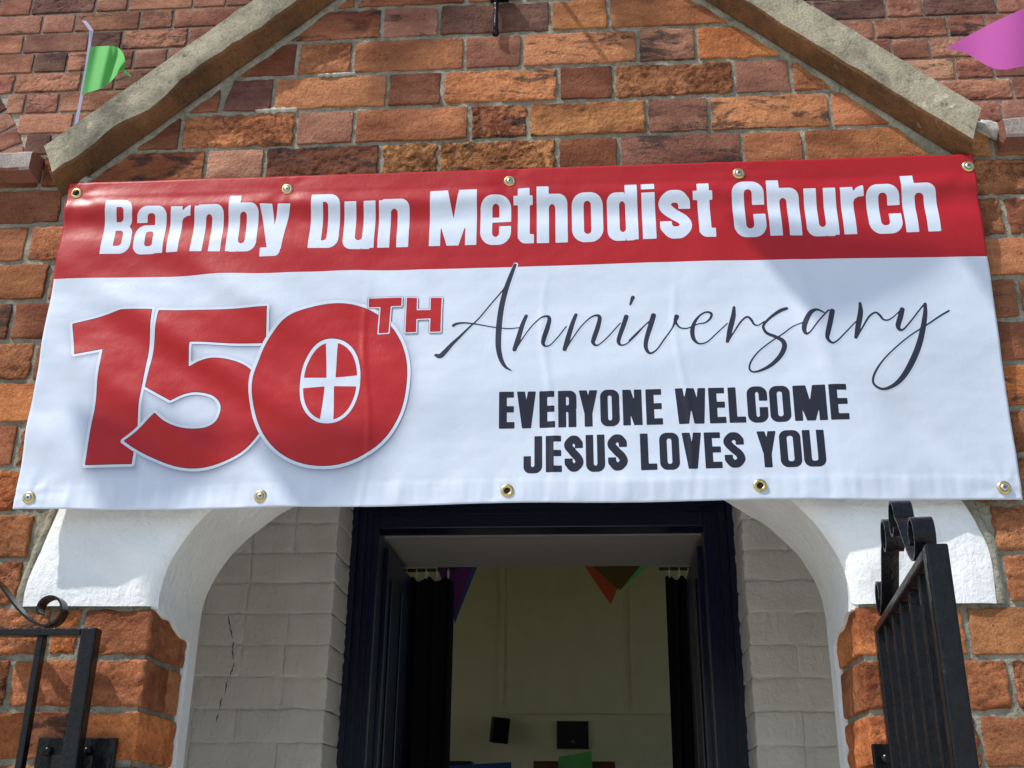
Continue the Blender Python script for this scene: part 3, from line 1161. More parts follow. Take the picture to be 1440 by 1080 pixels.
# brown wooden board with a green cloth, blue cloth, far shelf
g0, g1 = onY(750, 1070, 7.3), onY(865, 1070, 7.3)
bd = thing('wooden_screen', 'brown wooden screen at the far end of the hall under a green cloth', 'screen', ((g0[0] + g1[0]) / 2, 7.3, .1))
bw = (g1[0] - g0[0]) / 2
zt_ = g0[2] - .1
MB().box(-bw, bw, 0, .035, .06, zt_).build('board', WOOD, bd, bevel=.006)
MB().box(-bw + .03, -bw + .09, -.2, .25, 0, .058).build('foot', WOOD, bd)
MB().box(bw - .09, bw - .03, -.2, .25, 0, .058).build('foot', WOOD, bd)
MB().box(-bw + .05, bw - .05, -.012, -.001, .3, zt_ - .08).build('panel', WOOD, bd)
def cloth_patch(name, pts, Y, mat, label, cat, n=14, wob=.02, thick=0):
    """Hanging cloth through four photo corners (tl, tr, br, bl) at distance Y."""
    P = [onY(x, y, Y) for x, y in pts]
    V, Fc = [], []
    for i in range(n + 1):
        for j in range(n + 1):
            u, v = i / n, j / n
            p = (P[0] * (1 - u) + P[1] * u) * (1 - v) + (P[3] * (1 - u) + P[2] * u) * v
            V.append((p[0], p[1] + wob * math.sin(u * 5 + v * 2.2), p[2]))
    for i in range(n):
        for j in range(n):
            a = i * (n + 1) + j
            Fc.append((a, a + 1, a + n + 2, a + n + 1))
    o = link(name, mesh(name, V, Fc, True), mat)
    return tag(o, label, cat)
cloth_patch('green_cloth', [(786, 1064), (832, 1056), (834, 1100), (783, 1102)], 7.27, CL_GREEN, 'green cloth hanging over the brown wooden screen in the hall', 'cloth')
cloth_patch('blue_cloth', [(616, 1077), (719, 1072), (721, 1110), (612, 1112)], 7.1, CL_BLUE, 'blue cloth low at the far end of the hall', 'cloth')
k0, k1 = onY(600, 1071, 7.9), onY(664, 1071, 7.9)
sh = thing('wall_shelf', 'dark shelf on the hall wall beside the left curtain', 'shelf', ((k0[0] + k1[0]) / 2, 7.99, k0[2] - .03))
MB().box(-(k1[0] - k0[0]) / 2, (k1[0] - k0[0]) / 2, -.2, 0, 0, .03).build('board', SPK, sh)
MB().box(-.02, .02, -.15, 0, -.12, 0).build('bracket', SPK, sh)

# curtains on rings
def curtain(x0, x1, label, tie):
    Yc = 1.98
    t = thing('curtain', label, 'curtain', ((x0 + x1) / 2, Yc, .12), group='black curtains inside the doorway')
    n, m = 60, 20
    V, Fc = [], []
    zt = onY(610, 814, Yc)[2] - .12
    for i in range(n + 1):
        u = i / n
        for j in range(m + 1):
            v = j / m
            xx = (x0 - x1) / 2 + (x1 - x0) * u + tie * .03 * math.sin(v * 2.8) + .006 * math.sin(u * 9 + v * 5)
            yy = .028 * math.sin(u * 2 * math.pi * 5 + .6 * math.sin(v * 3)) * (.6 + .4 * v)
            V.append((xx, yy, zt * (1 - v) + (.012 * math.sin(u * 31) if j == 0 else 0)))
    for i in range(n):
        for j in range(m):
            a = i * (m + 1) + j
            Fc.append((a, a + 1, a + m + 2, a + m + 1))
    link('drape', mesh('drape', V, Fc, True), CURT, t)
    for i in range(7):
        xx = (x0 - x1) / 2 + (x1 - x0) * (i + .5) / 7
        rg = MB()
        ring = [(xx + .004 * math.sin(i), .013 * math.cos(a), zt + .018 + .016 * math.sin(a)) for a in np.linspace(0, 2 * math.pi, 15)]
        rg.tube(ring, .0026, 6, False)
        rg.build('ring', m_ring, t, True)
    MB().tube([((x0 - x1) / 2 - .02, 0, zt + .031), ((x1 - x0) / 2 + .02, 0, zt + .031)], .006, 8).build('rod', SPK, t)
m_ring = m_plain('white_plastic', (.7, .7, .68), .4)
cl = onY(638, 830, 1.98)[0]
crx = onY(936, 830, 1.98)[0]
curtain(-.62, cl, 'black gathered curtain on white rings at left inside the doorway', .4)
curtain(crx, .60, 'black gathered curtain on white rings at right inside the doorway', -.3)

# flags of the bunting inside
def pennant(name, a, b2, tip, Y, mat, label, group=None, wob=.012, parent=None, n=12):
    A, B, T = (onY(*a, Y), onY(*b2, Y), onY(*tip, Y))
    V, Fc, idx = [], [], {}
    for i in range(n + 1):
        for j in range(n + 1 - i):
            u, v = j / n, i / n
            p = A + (B - A) * u + (T - A) * v
            idx[i, j] = len(V)
            V.append((p[0], p[1] + wob * math.sin(6 * u + 4 * v) * (.3 + v), p[2]))
    for i in range(n):
        for j in range(n - i):
            Fc.append((idx[i, j], idx[i + 1, j], idx[i, j + 1]))
            if j < n - i - 1:
                Fc.append((idx[i + 1, j], idx[i + 1, j + 1], idx[i, j + 1]))
    o = link(name, mesh(name, V, Fc, True), mat, parent)
    if label:
        tag(o, label, 'flag', group)
    return o
GI = 'pennants of the bunting inside the hall'
pennant('pennant', (818, 790), (884, 790), (859, 851), 2.42, CL_RED, 'orange red pennant inside the top of the doorway', GI)
pennant('pennant', (826, 790), (906, 790), (872, 831), 2.36, CL_OLIVE, 'dark olive pennant overlapping the orange and green ones', GI)
pennant('pennant', (858, 790), (922, 788), (868, 834), 2.46, CL_GREEN, 'green pennant inside the top of the doorway by the right curtain', GI)
pennant('pennant', (612, 790), (668, 790), (640, 868), 2.40, CL_PURPLE, 'purple pennant beside the left curtain inside the doorway', GI)
pennant('pennant', (622, 790), (674, 790), (640, 878), 2.46, CL_BLUE, 'blue pennant behind the purple one beside the left curtain', GI)
q0, q1 = onY(560, 788, 2.41), onY(990, 786, 2.41)
tag(MB().tube([q0, (q0 + q1) / 2 - np.array([0, 0, .004]), q1], .002, 6).build('hanging_string', CL_LILAC), 'thin cord strung across the hall carrying the pennants', 'cord')

# ================================================================== iron gates
def strip(path, wdt, th, mb):
    """flat bar bent along a path in the x-z plane, width along y"""
    P = np.array(path, float)
    V = []
    for i, p in enumerate(P):
        t = P[min(i + 1, len(P) - 1)] - P[max(i - 1, 0)]
        t /= np.linalg.norm(t)
        nn = np.array([-t[1], t[0]])
        for s, y in ((1, -wdt / 2), (1, wdt / 2), (-1, wdt / 2), (-1, -wdt / 2)):
            q = p + nn * s * th / 2
            V.append((q[0], y, q[1]))
    m = len(P)
    Fc = [(i * 4 + j, i * 4 + (j + 1) % 4, (i + 1) * 4 + (j + 1) % 4, (i + 1) * 4 + j) for i in range(m - 1) for j in range(4)]
    Fc += [(3, 2, 1, 0), ((m - 1) * 4, (m - 1) * 4 + 1, (m - 1) * 4 + 2, (m - 1) * 4 + 3)]
    mb.add(V, Fc)
def scroll_path(zr):
    P = []
    for a in np.linspace(-25, 270, 34):
        r = .016 + .012 * (a + 25) / 295
        P.append((.088 + r * math.cos(math.radians(a)), zr + .031 + r * math.sin(math.radians(a))))
    def bez(p0, p1, p2, p3, n=14):
        return [tuple((1 - t) ** 3 * np.array(p0) + 3 * t * (1 - t) ** 2 * np.array(p1) + 3 * t * t * (1 - t) * np.array(p2) + t ** 3 * np.array(p3)) for t in np.linspace(0, 1, n)[1:]]
    P += bez(P[-1], (.115, zr + .003), (.150, zr + .040), (.172, zr + .065))
    P += bez(P[-1], (.184, zr + .079), (.196, zr + .082), (.197, zr + .086), 6)
    for a in np.linspace(170, -140, 34):
        r = .029 - .013 * (170 - a) / 310
        P.append((.226 + r * math.cos(math.radians(a)), zr + .086 + r * math.sin(math.radians(a))))
    return P
def gate(label, hinge, free, plate_side):
    hx, hy = hinge
    d = np.array(free) - np.array(hinge)
    W = float(np.linalg.norm(d))
    t = thing('iron_gate', label, 'gate', (hx, hy, .06), math.atan2(d[1], d[0]), 'black iron gates of the porch')
    ZR = 1.910 - .06
    MB().box(-.002, .024, -.0125, .0125, .0, ZR).build('hinge_post', IRON, t, bevel=.003)
    MB().box(W - .024, W + .002, -.0125, .0125, .03, ZR).build('end_post', IRON, t, bevel=.003)
    MB().box(.0245, W - .0245, -.0125, .0125, ZR - .013, ZR - .001).build('top_rail', IRON, t, bevel=.002)
    MB().box(.0245, W - .0245, -.015, .015, .95, .962).build('middle_rail', IRON, t)
    MB().box(.0245, W - .0245, -.015, .015, .10, .112).build('bottom_rail', IRON, t)
    for i in range(1, 6):
        x = .012 + (W - .024) * i / 6 - .002
        MB().box(x - .0055, x + .0055, -.0085, .0085, .113, .949).build('bar', IRON, t, bevel=.0015)
        MB().box(x - .0055, x + .0055, -.0085, .0085, .963, ZR - .0135).build('bar', IRON, t, bevel=.0015)
    for mir in (0, 1):
        P = scroll_path(ZR)
        if mir:
            P = [(W - x, z) for x, z in P]
        mb = MB()
        strip(P, .025, .0036, mb)
        mb.build('scroll', IRON, t, bevel=0)
    return t, W
gl, WL = gate('black iron gate with scrollwork folded back flat against the left wall', (-.678, -.062), (-1.205, -.066), 1)
gr, WR = gate('black iron gate with scrollwork swung out towards the camera at right', (.596, -.066), (.533, -.604), -1)
# bolted hinge plates, children of their gates
def plate(parent, px0, px1, pyt):
    a, b2 = onY(px0, pyt, -.012), onY(px1, pyt, -.012)
    mb = MB().box(a[0], b2[0], -.014, -.004, a[2] - .11, a[2])
    o = mb.build('hinge_plate', IRON, None, bevel=.002)
    o.parent = parent
    o.matrix_parent_inverse = parent.matrix_basis.inverted()
    for fx in (.16, .66):
        c = a + (b2 - a) * fx
        for dz in (-.022, -.088):
            bo = MB().tube([(c[0], -.0145, c[2] + dz), (c[0], -.021, c[2] + dz), (c[0], -.0235, c[2] + dz)], [.008, .0075, .003], 10).build('bolt', IRON, o, True)
    bo = MB().box(a[0] + .045, b2[0] - .02, -.05, -.0145, a[2] - .05, a[2] - .03).build('hinge_arm', IRON, o, bevel=.002)
bpy.context.view_layer.update()
plate(gl, 55, 165, 1037)
pa, pb = onY(1222, 1043, -.012), onY(1262, 1043, -.012)
plate(gr, 1226, 1330, 1046)

# ================================================================== banner
UW, VH = 1.7535, .6765
def corner(x, y, Y):
    return onY(x, y, Y)
BTL, BTR, BBR, BBL = corner(98, 258, -.030), corner(1368, 217, -.022), corner(1438, 703, -.014), corner(18, 716, -.060)
def uv(x, y):                                   # photo pixel -> place on the banner (m from its top left corner)
    p = onY(x, y, -.03)
    return np.array([p[0] + .8875, 2.802 - p[2]])
NB1 = SinNoise(51, .55, 10)
NB2 = SinNoise(52, .17, 12)
NB3 = SinNoise(53, .06, 12)
GU_T = [.018, .443, .879, 1.316, 1.742]
GU_B = [.026, .442, .878, 1.311, 1.724]
def fold(u, v):
    u = np.asarray(u, float)
    v = np.asarray(v, float)
    f = np.zeros(np.broadcast(u, v).shape)
    t = v / VH
    fr = np.clip(np.minimum(t / .06, (1 - t) / .05), 0, 1)
    # ridge below the eyelets, sagging between them
    sag = .010 * np.abs(np.sin(math.pi * (u - .018) / .431))
    f += .0046 * np.exp(-((v - .058 - sag * .9) / .020) ** 2)
    f -= .0036 * np.exp(-((v - .098 - sag) / .024) ** 2)
    f += .0016 * np.exp(-((v - .150 - .012 * np.sin(3.1 * u + .5)) / .028) ** 2)
    # slanting folds across the numerals
    a = (v - .36) * .80 + (u - .3) * -.52
    env = np.exp(-((u - .32) / .34) ** 2) * np.exp(-((v - .40) / .26) ** 2)
    f += env * (.0056 * np.sin(a * 2 * math.pi / .135 + 1.2 + .5 * np.sin(u * 9)) + .0018 * np.sin(a * 2 * math.pi / .07 + .4))
    # bellies on the right
    f += .010 * np.exp(-((u - 1.50 - (v - .3) * .25) / .13) ** 2) * np.exp(-((v - .42) / .18) ** 2)
    f -= .008 * np.exp(-((u - 1.545 - (v - .5) * .75) / .040) ** 2) * np.exp(-((v - .54) / .085) ** 2)
    f += .004 * np.exp(-((u - 1.42 - (v - .3) * .2) / .020) ** 2) * np.exp(-((v - .34) / .12) ** 2)
    Q = np.stack(np.broadcast_arrays(u, v * 1.4, 0 * u), -1)
    f += fr * (.0036 * NB1(Q) + .0009 * NB2(Q) + .00025 * NB3(Q))
    # creases from folding, short wrinkles above the bottom hem
    for cu in (.62, .95, 1.19):
        f += .0012 * np.exp(-((u - cu - .01 * np.sin(v * 14)) / .006) ** 2) * np.clip((v - .22) / .1, 0, 1)
    hem = np.clip((v - .615) / .03, 0, 1) * np.clip((VH - v) / .01, 0, 1)
    f += hem * (.0010 * np.sin(u * 2 * math.pi / .093 + 3 * np.sin(u * 5)) ** 5 + .0005 * np.sin(u * 2 * math.pi / .047 + 3 * np.sin(u * 6)) ** 3)
    # hem seam: double thickness
    f += .0009 / (1 + np.exp(-(v - .636) / .0012)) + .0009 / (1 + np.exp((v - .036) / .0012))
    for gu, gv_ in [(q, .027) for q in GU_T] + [(GU_B[0], .655), (GU_B[4], .655)]:
        dx, dy = u - gu, v - gv_
        rr = np.hypot(dx, dy)
        th_ = np.arctan2(dy, dx)
        f += .0016 * np.sin(th_ * 7 + gu * 5) * (rr / .05) * np.exp(-rr / .045)
    # pulled flat at the eyelets
    for gu in GU_T:
        f *= 1 - .9 * np.exp(-(((u - gu) ** 2 + (v - .027) ** 2) / .03 ** 2))
    return f
def bsurf(u, v, lift=0.0):
    u = np.asarray(u, float)
    v = np.asarray(v, float)
    s = (u / UW)[..., None]
    t = (v / VH)[..., None]
    P = (BTL * (1 - s) + BTR * s) * (1 - t) + (BBL * (1 - s) + BBR * s) * t
    P = P.copy()
    off = np.interp(u, [0, .12, .28, .9, 1.45, 1.66, UW], [0, 0, -.008, .012, .019, .006, 0]) * np.clip(v / VH, 0, 1) ** 1.5
    P[..., 1] -= fold(u, v) + off + lift
    # hem hangs in slight scallops between the eyelets
    P[..., 2] -= .0025 * np.sin(math.pi * np.clip((u - .02) / .43, 0, 4)) ** 2 * np.clip((v - .6) / .07, 0, 1)
    return P
def bnormals(u, v):
    e = 2e-3
    a = bsurf(u + e, v) - bsurf(u - e, v)
    b = bsurf(u, v + e) - bsurf(u, v - e)
    n = np.cross(a, b)
    n *= np.sign(-n[..., 1:2])
    return n / np.linalg.norm(n, axis=-1, keepdims=True)

# ---- marching squares: a field (negative inside) over (u, v) becomes a thin print that follows the folds
def print_mesh(name, fieldf, box, g, mat, lift, parent):
    u0, v0, u1, v1 = box
    nu, nv = int(math.ceil((u1 - u0) / g)), int(math.ceil((v1 - v0) / g))
    us = u0 + np.arange(nu + 1) * g
    vv = v0 + np.arange(nv + 1) * g
    U, Vv = np.meshgrid(us, vv, indexing='ij')
    Fd = fieldf(U, Vv)
    Fd = np.where(np.abs(Fd) < 1e-7, 1e-7, Fd)
    ins = Fd < 0
    cnt = ins[:-1, :-1].astype(int) + ins[1:, :-1] + ins[1:, 1:] + ins[:-1, 1:]
    idx = -np.ones(Fd.shape, int)
    idx[ins] = np.arange(ins.sum())
    pu = list(U[ins])
    pv = list(Vv[ins])
    full = np.argwhere(cnt == 4)
    faces = [(idx[i, j], idx[i + 1, j], idx[i + 1, j + 1], idx[i, j + 1]) for i, j in full]
    ecache = {}
    def ev(a, b):
        key = (a, b) if a < b else (b, a)
        if key not in ecache:
            fa, fb = Fd[a], Fd[b]
            t = fa / (fa - fb)
            ecache[key] = len(pu)
            pu.append(U[a] + (U[b] - U[a]) * t)
            pv.append(Vv[a] + (Vv[b] - Vv[a]) * t)
        return ecache[key]
    for i, j in np.argwhere((cnt > 0) & (cnt < 4)):
        cs = [(i, j), (i + 1, j), (i + 1, j + 1), (i, j + 1)]
        poly = []
        for q in range(4):
            a, b = cs[q], cs[(q + 1) % 4]
            if ins[a]:
                poly.append(idx[a])
            if ins[a] != ins[b]:
                poly.append(ev(a, b))
        if len(poly) >= 3:
            faces.append(tuple(poly))
    pu = np.array(pu)
    pv = np.array(pv)
    P = bsurf(pu, pv, lift)
    me = bpy.data.meshes.new(name)
    me.from_pydata(P.tolist(), [], [tuple(int(q) for q in f)[::-1] for f in faces])
    me.polygons.foreach_set('use_smooth', [True] * len(me.polygons))
    me.update()
    me.normals_split_custom_set_from_vertices(bnormals(pu, pv).tolist())
    return link(name, me, mat, parent)

# ---- shapes
def bx(X, Y, x0, y0, x1, y1):
    return np.maximum(np.abs(X - (x0 + x1) / 2) - (x1 - x0) / 2, np.abs(Y - (y0 + y1) / 2) - (y1 - y0) / 2)
def rb(X, Y, x0, y0, x1, y1, r):
    """rounded box, r = one radius or (bl, br, tr, tl)"""
    cx, cy = (x0 + x1) / 2, (y0 + y1) / 2
    if not hasattr(r, '__len__'):
        r = (r,) * 4
    R = np.where(X < cx, np.where(Y < cy, r[0], r[3]), np.where(Y < cy, r[1], r[2]))
    qx = np.abs(X - cx) - (x1 - x0) / 2 + R
    qy = np.abs(Y - cy) - (y1 - y0) / 2 + R
    return np.minimum(np.maximum(qx, qy), 0) + np.hypot(np.maximum(qx, 0), np.maximum(qy, 0)) - R
def cv(X, Y, pts):
    """convex polygon"""
    pts = np.array(pts, float)
    c = pts.mean(0)
    f = None
    for a, b in zip(pts, np.roll(pts, -1, 0)):
        n = np.array([b[1] - a[1], a[0] - b[0]])
        n /= np.linalg.norm(n) + 1e-12
        if (c - a) @ n > 0:
            n = -n
        d = (X - a[0]) * n[0] + (Y - a[1]) * n[1]
        f = d if f is None else np.maximum(f, d)
    return f
def poly(X, Y, pts):
    """any simple polygon, signed distance"""
    pts = np.array(pts, float)
    d = np.full(X.shape, 1e9)
    ins = np.zeros(X.shape, bool)
    for a, b in zip(pts, np.roll(pts, -1, 0)):
        e = b - a
        wx, wy = X - a[0], Y - a[1]
        t = np.clip((wx * e[0] + wy * e[1]) / (e @ e + 1e-15), 0, 1)
        d = np.minimum(d, np.hypot(wx - e[0] * t, wy - e[1] * t))
        c = ((a[1] > Y) != (b[1] > Y)) & (X < (b[0] - a[0]) * (Y - a[1]) / (b[1] - a[1] + 1e-15) + a[0])
        ins ^= c
    return np.where(ins, -d, d)
def stroke(X, Y, pts):
    """variable-width stroke through (x, y, halfwidth)"""
    d = np.full(X.shape, 1e9)
    for a, b in zip(pts[:-1], pts[1:]):
        ex, ey = b[0] - a[0], b[1] - a[1]
        wx, wy = X - a[0], Y - a[1]
        t = np.clip((wx * ex + wy * ey) / (ex * ex + ey * ey + 1e-15), 0, 1)
        d = np.minimum(d, np.hypot(wx - ex * t, wy - ey * t) - (a[2] + (b[2] - a[2]) * t))
    return d
mn, mx = np.minimum, np.maximum
HX = .87
def arch_n(X, Y, w, top):                       # n and h
    f = bx(X, Y, 0, 0, .225, top)
    s = mx(rb(X, Y, .08, -.3, w, HX, (0, 0, .17, .0)), -Y)
    s = mx(s, -rb(X, Y, .225, -.5, w - .225, .705, .07))
    notch = cv(X, Y, [(.225, .82), (.225, HX + .2), (.27, HX + .2)])
    return mn(f, mx(s, -notch))
def S_shape(X, Y, w, h):
    k = h
    c = [(w - .113, .77 * k), (w - .19, .868 * k), (w / 2, .885 * k), (.20, .868 * k), (.112, .77 * k), (.114, .68 * k), (.19, .585 * k), (w / 2, .50 * k),
         (w - .17, .41 * k), (w - .112, .31 * k), (w - .112, .22 * k), (w - .2, .125 * k), (w / 2, .113 * k), (.2, .125 * k), (.112, .235 * k)]
    f = stroke(X, Y, catmull([(a, b, .108) for a, b in c], 4))
    f = mn(f, bx(X, Y, w - .221, .64 * k, w - .005, .77 * k))
    return mn(f, bx(X, Y, .004, .235 * k, .220, .36 * k))
def g_B(X, Y, w):
    f = mn(rb(X, Y, 0, .47, w - .025, 1, (0, .16, .2, 0)), rb(X, Y, 0, 0, w, .545, (0, .2, .16, 0)))
    return mx(mx(f, -rb(X, Y, .23, .60, .37, .85, (0, .07, .07, 0))), -rb(X, Y, .23, .15, .385, .45, (0, .07, .07, 0)))
def g_a(X, Y, w):
    f = mn(bx(X, Y, w - .22, 0, w, .72), mx(rb(X, Y, .02, .575, w, HX, (0, 0, .19, .2)), -rb(X, Y, .22, .3, w - .22, .735, .06)))
    bowl = mx(rb(X, Y, 0, -.012, w - .1, .53, (.17, .1, 0, .2)), -rb(X, Y, .215, .13, w - .22, .41, .055))
    return mn(f, bowl)
def g_r(X, Y, w):
    return mn(bx(X, Y, 0, 0, .225, .85), poly(X, Y, [(.20, .55), (.25, .645), (.32, .68), (w, .685), (w, .875), (.36, .865), (.29, .83), (.20, .74)]))
g_n = lambda X, Y, w: arch_n(X, Y, w, .85)
g_h = lambda X, Y, w: arch_n(X, Y, w, 1.025)
g_u = lambda X, Y, w: arch_n(w - X, .85 - Y, w, .85)
def g_b(X, Y, w):
    s = mx(rb(X, Y, .08, -.012, w, HX, (0, .18, .18, 0)), -rb(X, Y, .225, .14, w - .225, .715, .07))
    s = mx(s, -cv(X, Y, [(.225, .80), (.225, 1.2), (.30, 1.2)]))
    s = mx(s, -cv(X, Y, [(.225, .06), (.225, -.3), (.30, -.3)]))
    return mn(bx(X, Y, 0, 0, .225, 1.025), s)
g_d = lambda X, Y, w: g_b(w - X, Y, w)
def g_y(X, Y, w):
    f = cv(X, Y, [(0, .85), (.235, .85), (.36, .12), (.21, .0)])
    f = mn(f, cv(X, Y, [(w - .235, .85), (w, .85), (.47, .0), (.255, .0)]))
    return mn(f, rb(X, Y, .07, -.115, .455, .045, (0, .1, 0, 0)))
g_D = lambda X, Y, w: mx(rb(X, Y, 0, 0, w, 1, (0, .2, .2, 0)), -rb(X, Y, .23, .15, w - .225, .85, (0, .07, .07, 0)))
def g_M(X, Y, w):
    f = mn(bx(X, Y, 0, 0, .21, 1), bx(X, Y, w - .21, 0, w, 1))
    f = mn(f, cv(X, Y, [(0, 1), (.335, 1), (w / 2 + .11, 0), (w / 2 - .11, 0)]))
    return mn(f, cv(X, Y, [(w, 1), (w - .335, 1), (w / 2 - .11, 0), (w / 2 + .11, 0)]))
def g_e(X, Y, w):
    f = rb(X, Y, 0, -.012, w, HX + .012, .235)
    f = mx(f, -rb(X, Y, .22, .50, w - .22, .735, (0, 0, .07, .07)))
    f = mx(f, -rb(X, Y, .22, .13, w - .22, .405, (.07, .07, 0, 0)))
    return mx(f, -bx(X, Y, .3, .325, w + .2, .405))
def g_t(X, Y, w):
    f = mn(bx(X, Y, .08, .1, .30, 1.0), bx(X, Y, 0, .70, w, .855))
    return mn(f, rb(X, Y, .08, 0, w + .02, .16, (.14, 0, 0, 0)))
g_o = lambda X, Y, w: mx(rb(X, Y, 0, -.012, w, HX + .012, .235), -rb(X, Y, .22, .13, w - .22, .735, .07))
g_i = lambda X, Y, w: mn(bx(X, Y, 0, 0, w, .85), bx(X, Y, 0, .915, w, 1.025))
g_s = lambda X, Y, w: S_shape(X, Y, w, HX)
def g_c(X, Y, w, h=HX):
    f = rb(X, Y, 0, -.012, w, h + .012, .22)
    f = mx(f, -rb(X, Y, .22, .14, w - .22, h - .14, .07))
    return mx(f, -bx(X, Y, .3, h * .42, w + .2, h * .60))
g_C = lambda X, Y, w: g_c(X, Y, w, 1.0)
def g_E(X, Y, w):
    f = bx(X, Y, 0, 0, .21, 1)
    for y0, y1 in ((0, .175), (.43, .60), (.835, 1)):
        f = mn(f, bx(X, Y, 0, y0, w if y0 == 0 else w - .015, y1))
    return f
g_V = lambda X, Y, w: mn(cv(X, Y, [(0, 1), (.215, 1), (w / 2 + .12, 0), (w / 2 - .12, 0)]), cv(X, Y, [(w, 1), (w - .215, 1), (w / 2 - .12, 0), (w / 2 + .12, 0)]))
def g_R(X, Y, w):
    f = mn(bx(X, Y, 0, 0, .21, 1), mx(rb(X, Y, 0, .42, w, 1, (0, .12, .18, 0)), -rb(X, Y, .21, .60, w - .2, .83, (0, .05, .05, 0))))
    return mn(f, mx(rb(X, Y, .21, -.2, w - .01, .55, (0, 0, .12, 0)), mx(-Y, -bx(X, Y, .1, -.4, w - .22, .46))))
def g_Y(X, Y, w):
    f = bx(X, Y, w / 2 - .105, 0, w / 2 + .105, .45)
    f = mn(f, cv(X, Y, [(0, 1), (.215, 1), (w / 2 + .105, .36), (w / 2 - .105, .36)]))
    return mn(f, cv(X, Y, [(w, 1), (w - .215, 1), (w / 2 - .105, .36), (w / 2 + .105, .36)]))
g_O = lambda X, Y, w: mx(rb(X, Y, 0, -.01, w, 1.01, .20), -rb(X, Y, .20, .15, w - .20, .85, .06))
def g_N(X, Y, w):
    f = mn(bx(X, Y, 0, 0, .2, 1), bx(X, Y, w - .2, 0, w, 1))
    return mn(f, cv(X, Y, [(0, 1), (.22, 1), (w, 0), (w - .22, 0)]))
def g_W(X, Y, w):
    q = w / 4
    f = None
    for a, b in ((.0, q), (2 * q - .1, q), (2 * q + .1 - .2, 3 * q), (w - .2, 3 * q)):
        p = cv(X, Y, [(a, 1), (a + .2, 1), (b + .13, 0), (b - .13, 0)])
        f = p if f is None else mn(f, p)
    return f
g_L = lambda X, Y, w: mn(bx(X, Y, 0, 0, .21, 1), bx(X, Y, 0, 0, w, .17))
g_U = lambda X, Y, w: mx(mx(rb(X, Y, 0, -.01, w, 1.4, (.2, .2, 0, 0)), -rb(X, Y, .205, .15, w - .205, 1.6, .06)), Y - 1)
def g_J(X, Y, w):
    f = mx(rb(X, Y, 0, -.02, w, 1.4, (.18, .2, 0, 0)), -rb(X, Y, .20, .15, w - .21, 1.6, .05))
    return mx(mx(f, Y - 1), -bx(X, Y, -.2, .45, w - .21, 1.5))
g_S = lambda X, Y, w: S_shape(X, Y, w, 1.0)
GL = {c: globals()['g_' + c] for c in 'BarnbyDuMethodisCcEVRYONWLUJS'}

banner = thing('banner', 'red and white vinyl church anniversary banner screwed above the porch arch', 'banner', (0, 0, 0))
# sheet
NU, NV = 440, 176
us = np.linspace(0, UW, NU + 1)
vs_ = np.linspace(0, VH, NV + 1)
VB = .2172
vs_[np.argmin(np.abs(vs_ - VB))] = VB
U, Vv = np.meshgrid(us, vs_, indexing='ij')
P = bsurf(U, Vv)
Vt = P.reshape(-1, 3)
jb = int(np.argmin(np.abs(vs_ - VB)))
Fs = [(i * (NV + 1) + j, i * (NV + 1) + j + 1, (i + 1) * (NV + 1) + j + 1, (i + 1) * (NV + 1) + j) for i in range(NU) for j in range(NV)]
me = bpy.data.meshes.new('sheet')
me.from_pydata(Vt.tolist(), [], Fs)
me.materials.append(VWHITE)
me.materials.append(VRED)
me.polygons.foreach_set('use_smooth', [True] * len(me.polygons))
me.polygons.foreach_set('material_index', [1 if (f[0] % (NV + 1)) < jb else 0 for f in Fs])
me.update()
bsheet = link('sheet', me, None, banner)
# back of the sheet: real thickness
sd = bsheet.modifiers.new('thickness', 'SOLIDIFY')
sd.thickness = .0008
sd.offset = -1 if me.polygons[0].normal.y < 0 else 1

LIFT = .00022
# heading
def pxs(x0, y0, s, pts):
    return [uv(x0 + a / s, y0 + b / s) for a, b in pts]
head = []
for ch, o, a, b in [('B', 0, (243, 548), (424, 420)), ('a', 0, (428, 500), (594, 520)), ('r', 0, (614, 535), (757, 300)), ('n', 0, (747, 535), (913, 530)),
                    ('b', 0, (941, 530), (1126, 400)), ('y', 0, (1145, 272), (1312, 272)),
                    ('D', 1, (46, 520), (221, 380)), ('u', 1, (241, 440), (411, 512)), ('n', 1, (431, 512), (604, 508)), ('M', 1, (720, 506), (986, 498)),
                    ('e', 1, (1010, 380), (1182, 360)), ('t', 1, (1197, 270), (1304, 270)),
                    ('h', 2, (45, 528), (219, 526)), ('o', 2, (242, 390), (417, 390)), ('d', 2, (440, 390), (616, 512)), ('i', 2, (640, 512), (716, 510)),
                    ('s', 2, (733, 400), (912, 420)), ('t', 2, (920, 280), (1030, 280)),
                    ('C', 3, (24, 380), (209, 420)), ('h', 3, (235, 530), (417, 525)), ('u', 3, (433, 400), (628, 518)), ('r', 3, (655, 518), (760, 290)),
                    ('c', 3, (783, 380), (978, 420)), ('h', 3, (1005, 510), (1199, 495))]:
    ox, oy = [(80, 220), (420, 220), (740, 210), (1020, 200)][o]
    head.append((ch, uv(ox + a[0] / 4, oy + a[1] / 4)[0], uv(ox + b[0] / 4, oy + b[1] / 4)[0]))
def draw_text(name, items, vbase, vcap, g, mat, lift, parent, narrow, grow=0.0):
    """items: (char, u0, u1). vbase/vcap: functions of u. Letters become one print."""
    H = vbase(.8) - vcap(.8)
    for ch, a, b in items:
        wl = (b - a) / (H * narrow)
        def fld(U, V, a=a, b=b, ch=ch, wl=wl):
            hh = vbase(U) - vcap(U)
            Y = (vbase(U) - V) / hh
            X = (U - a) / (H * narrow)
            return GL[ch](X, Y, wl) - grow / H
        m = (fld, (a - .03 - grow, vcap(a) - .02 - grow, b + .03 + grow, vbase(a) + .03 + grow))
        print_mesh(name, m[0], m[1], g, mat, lift, parent)
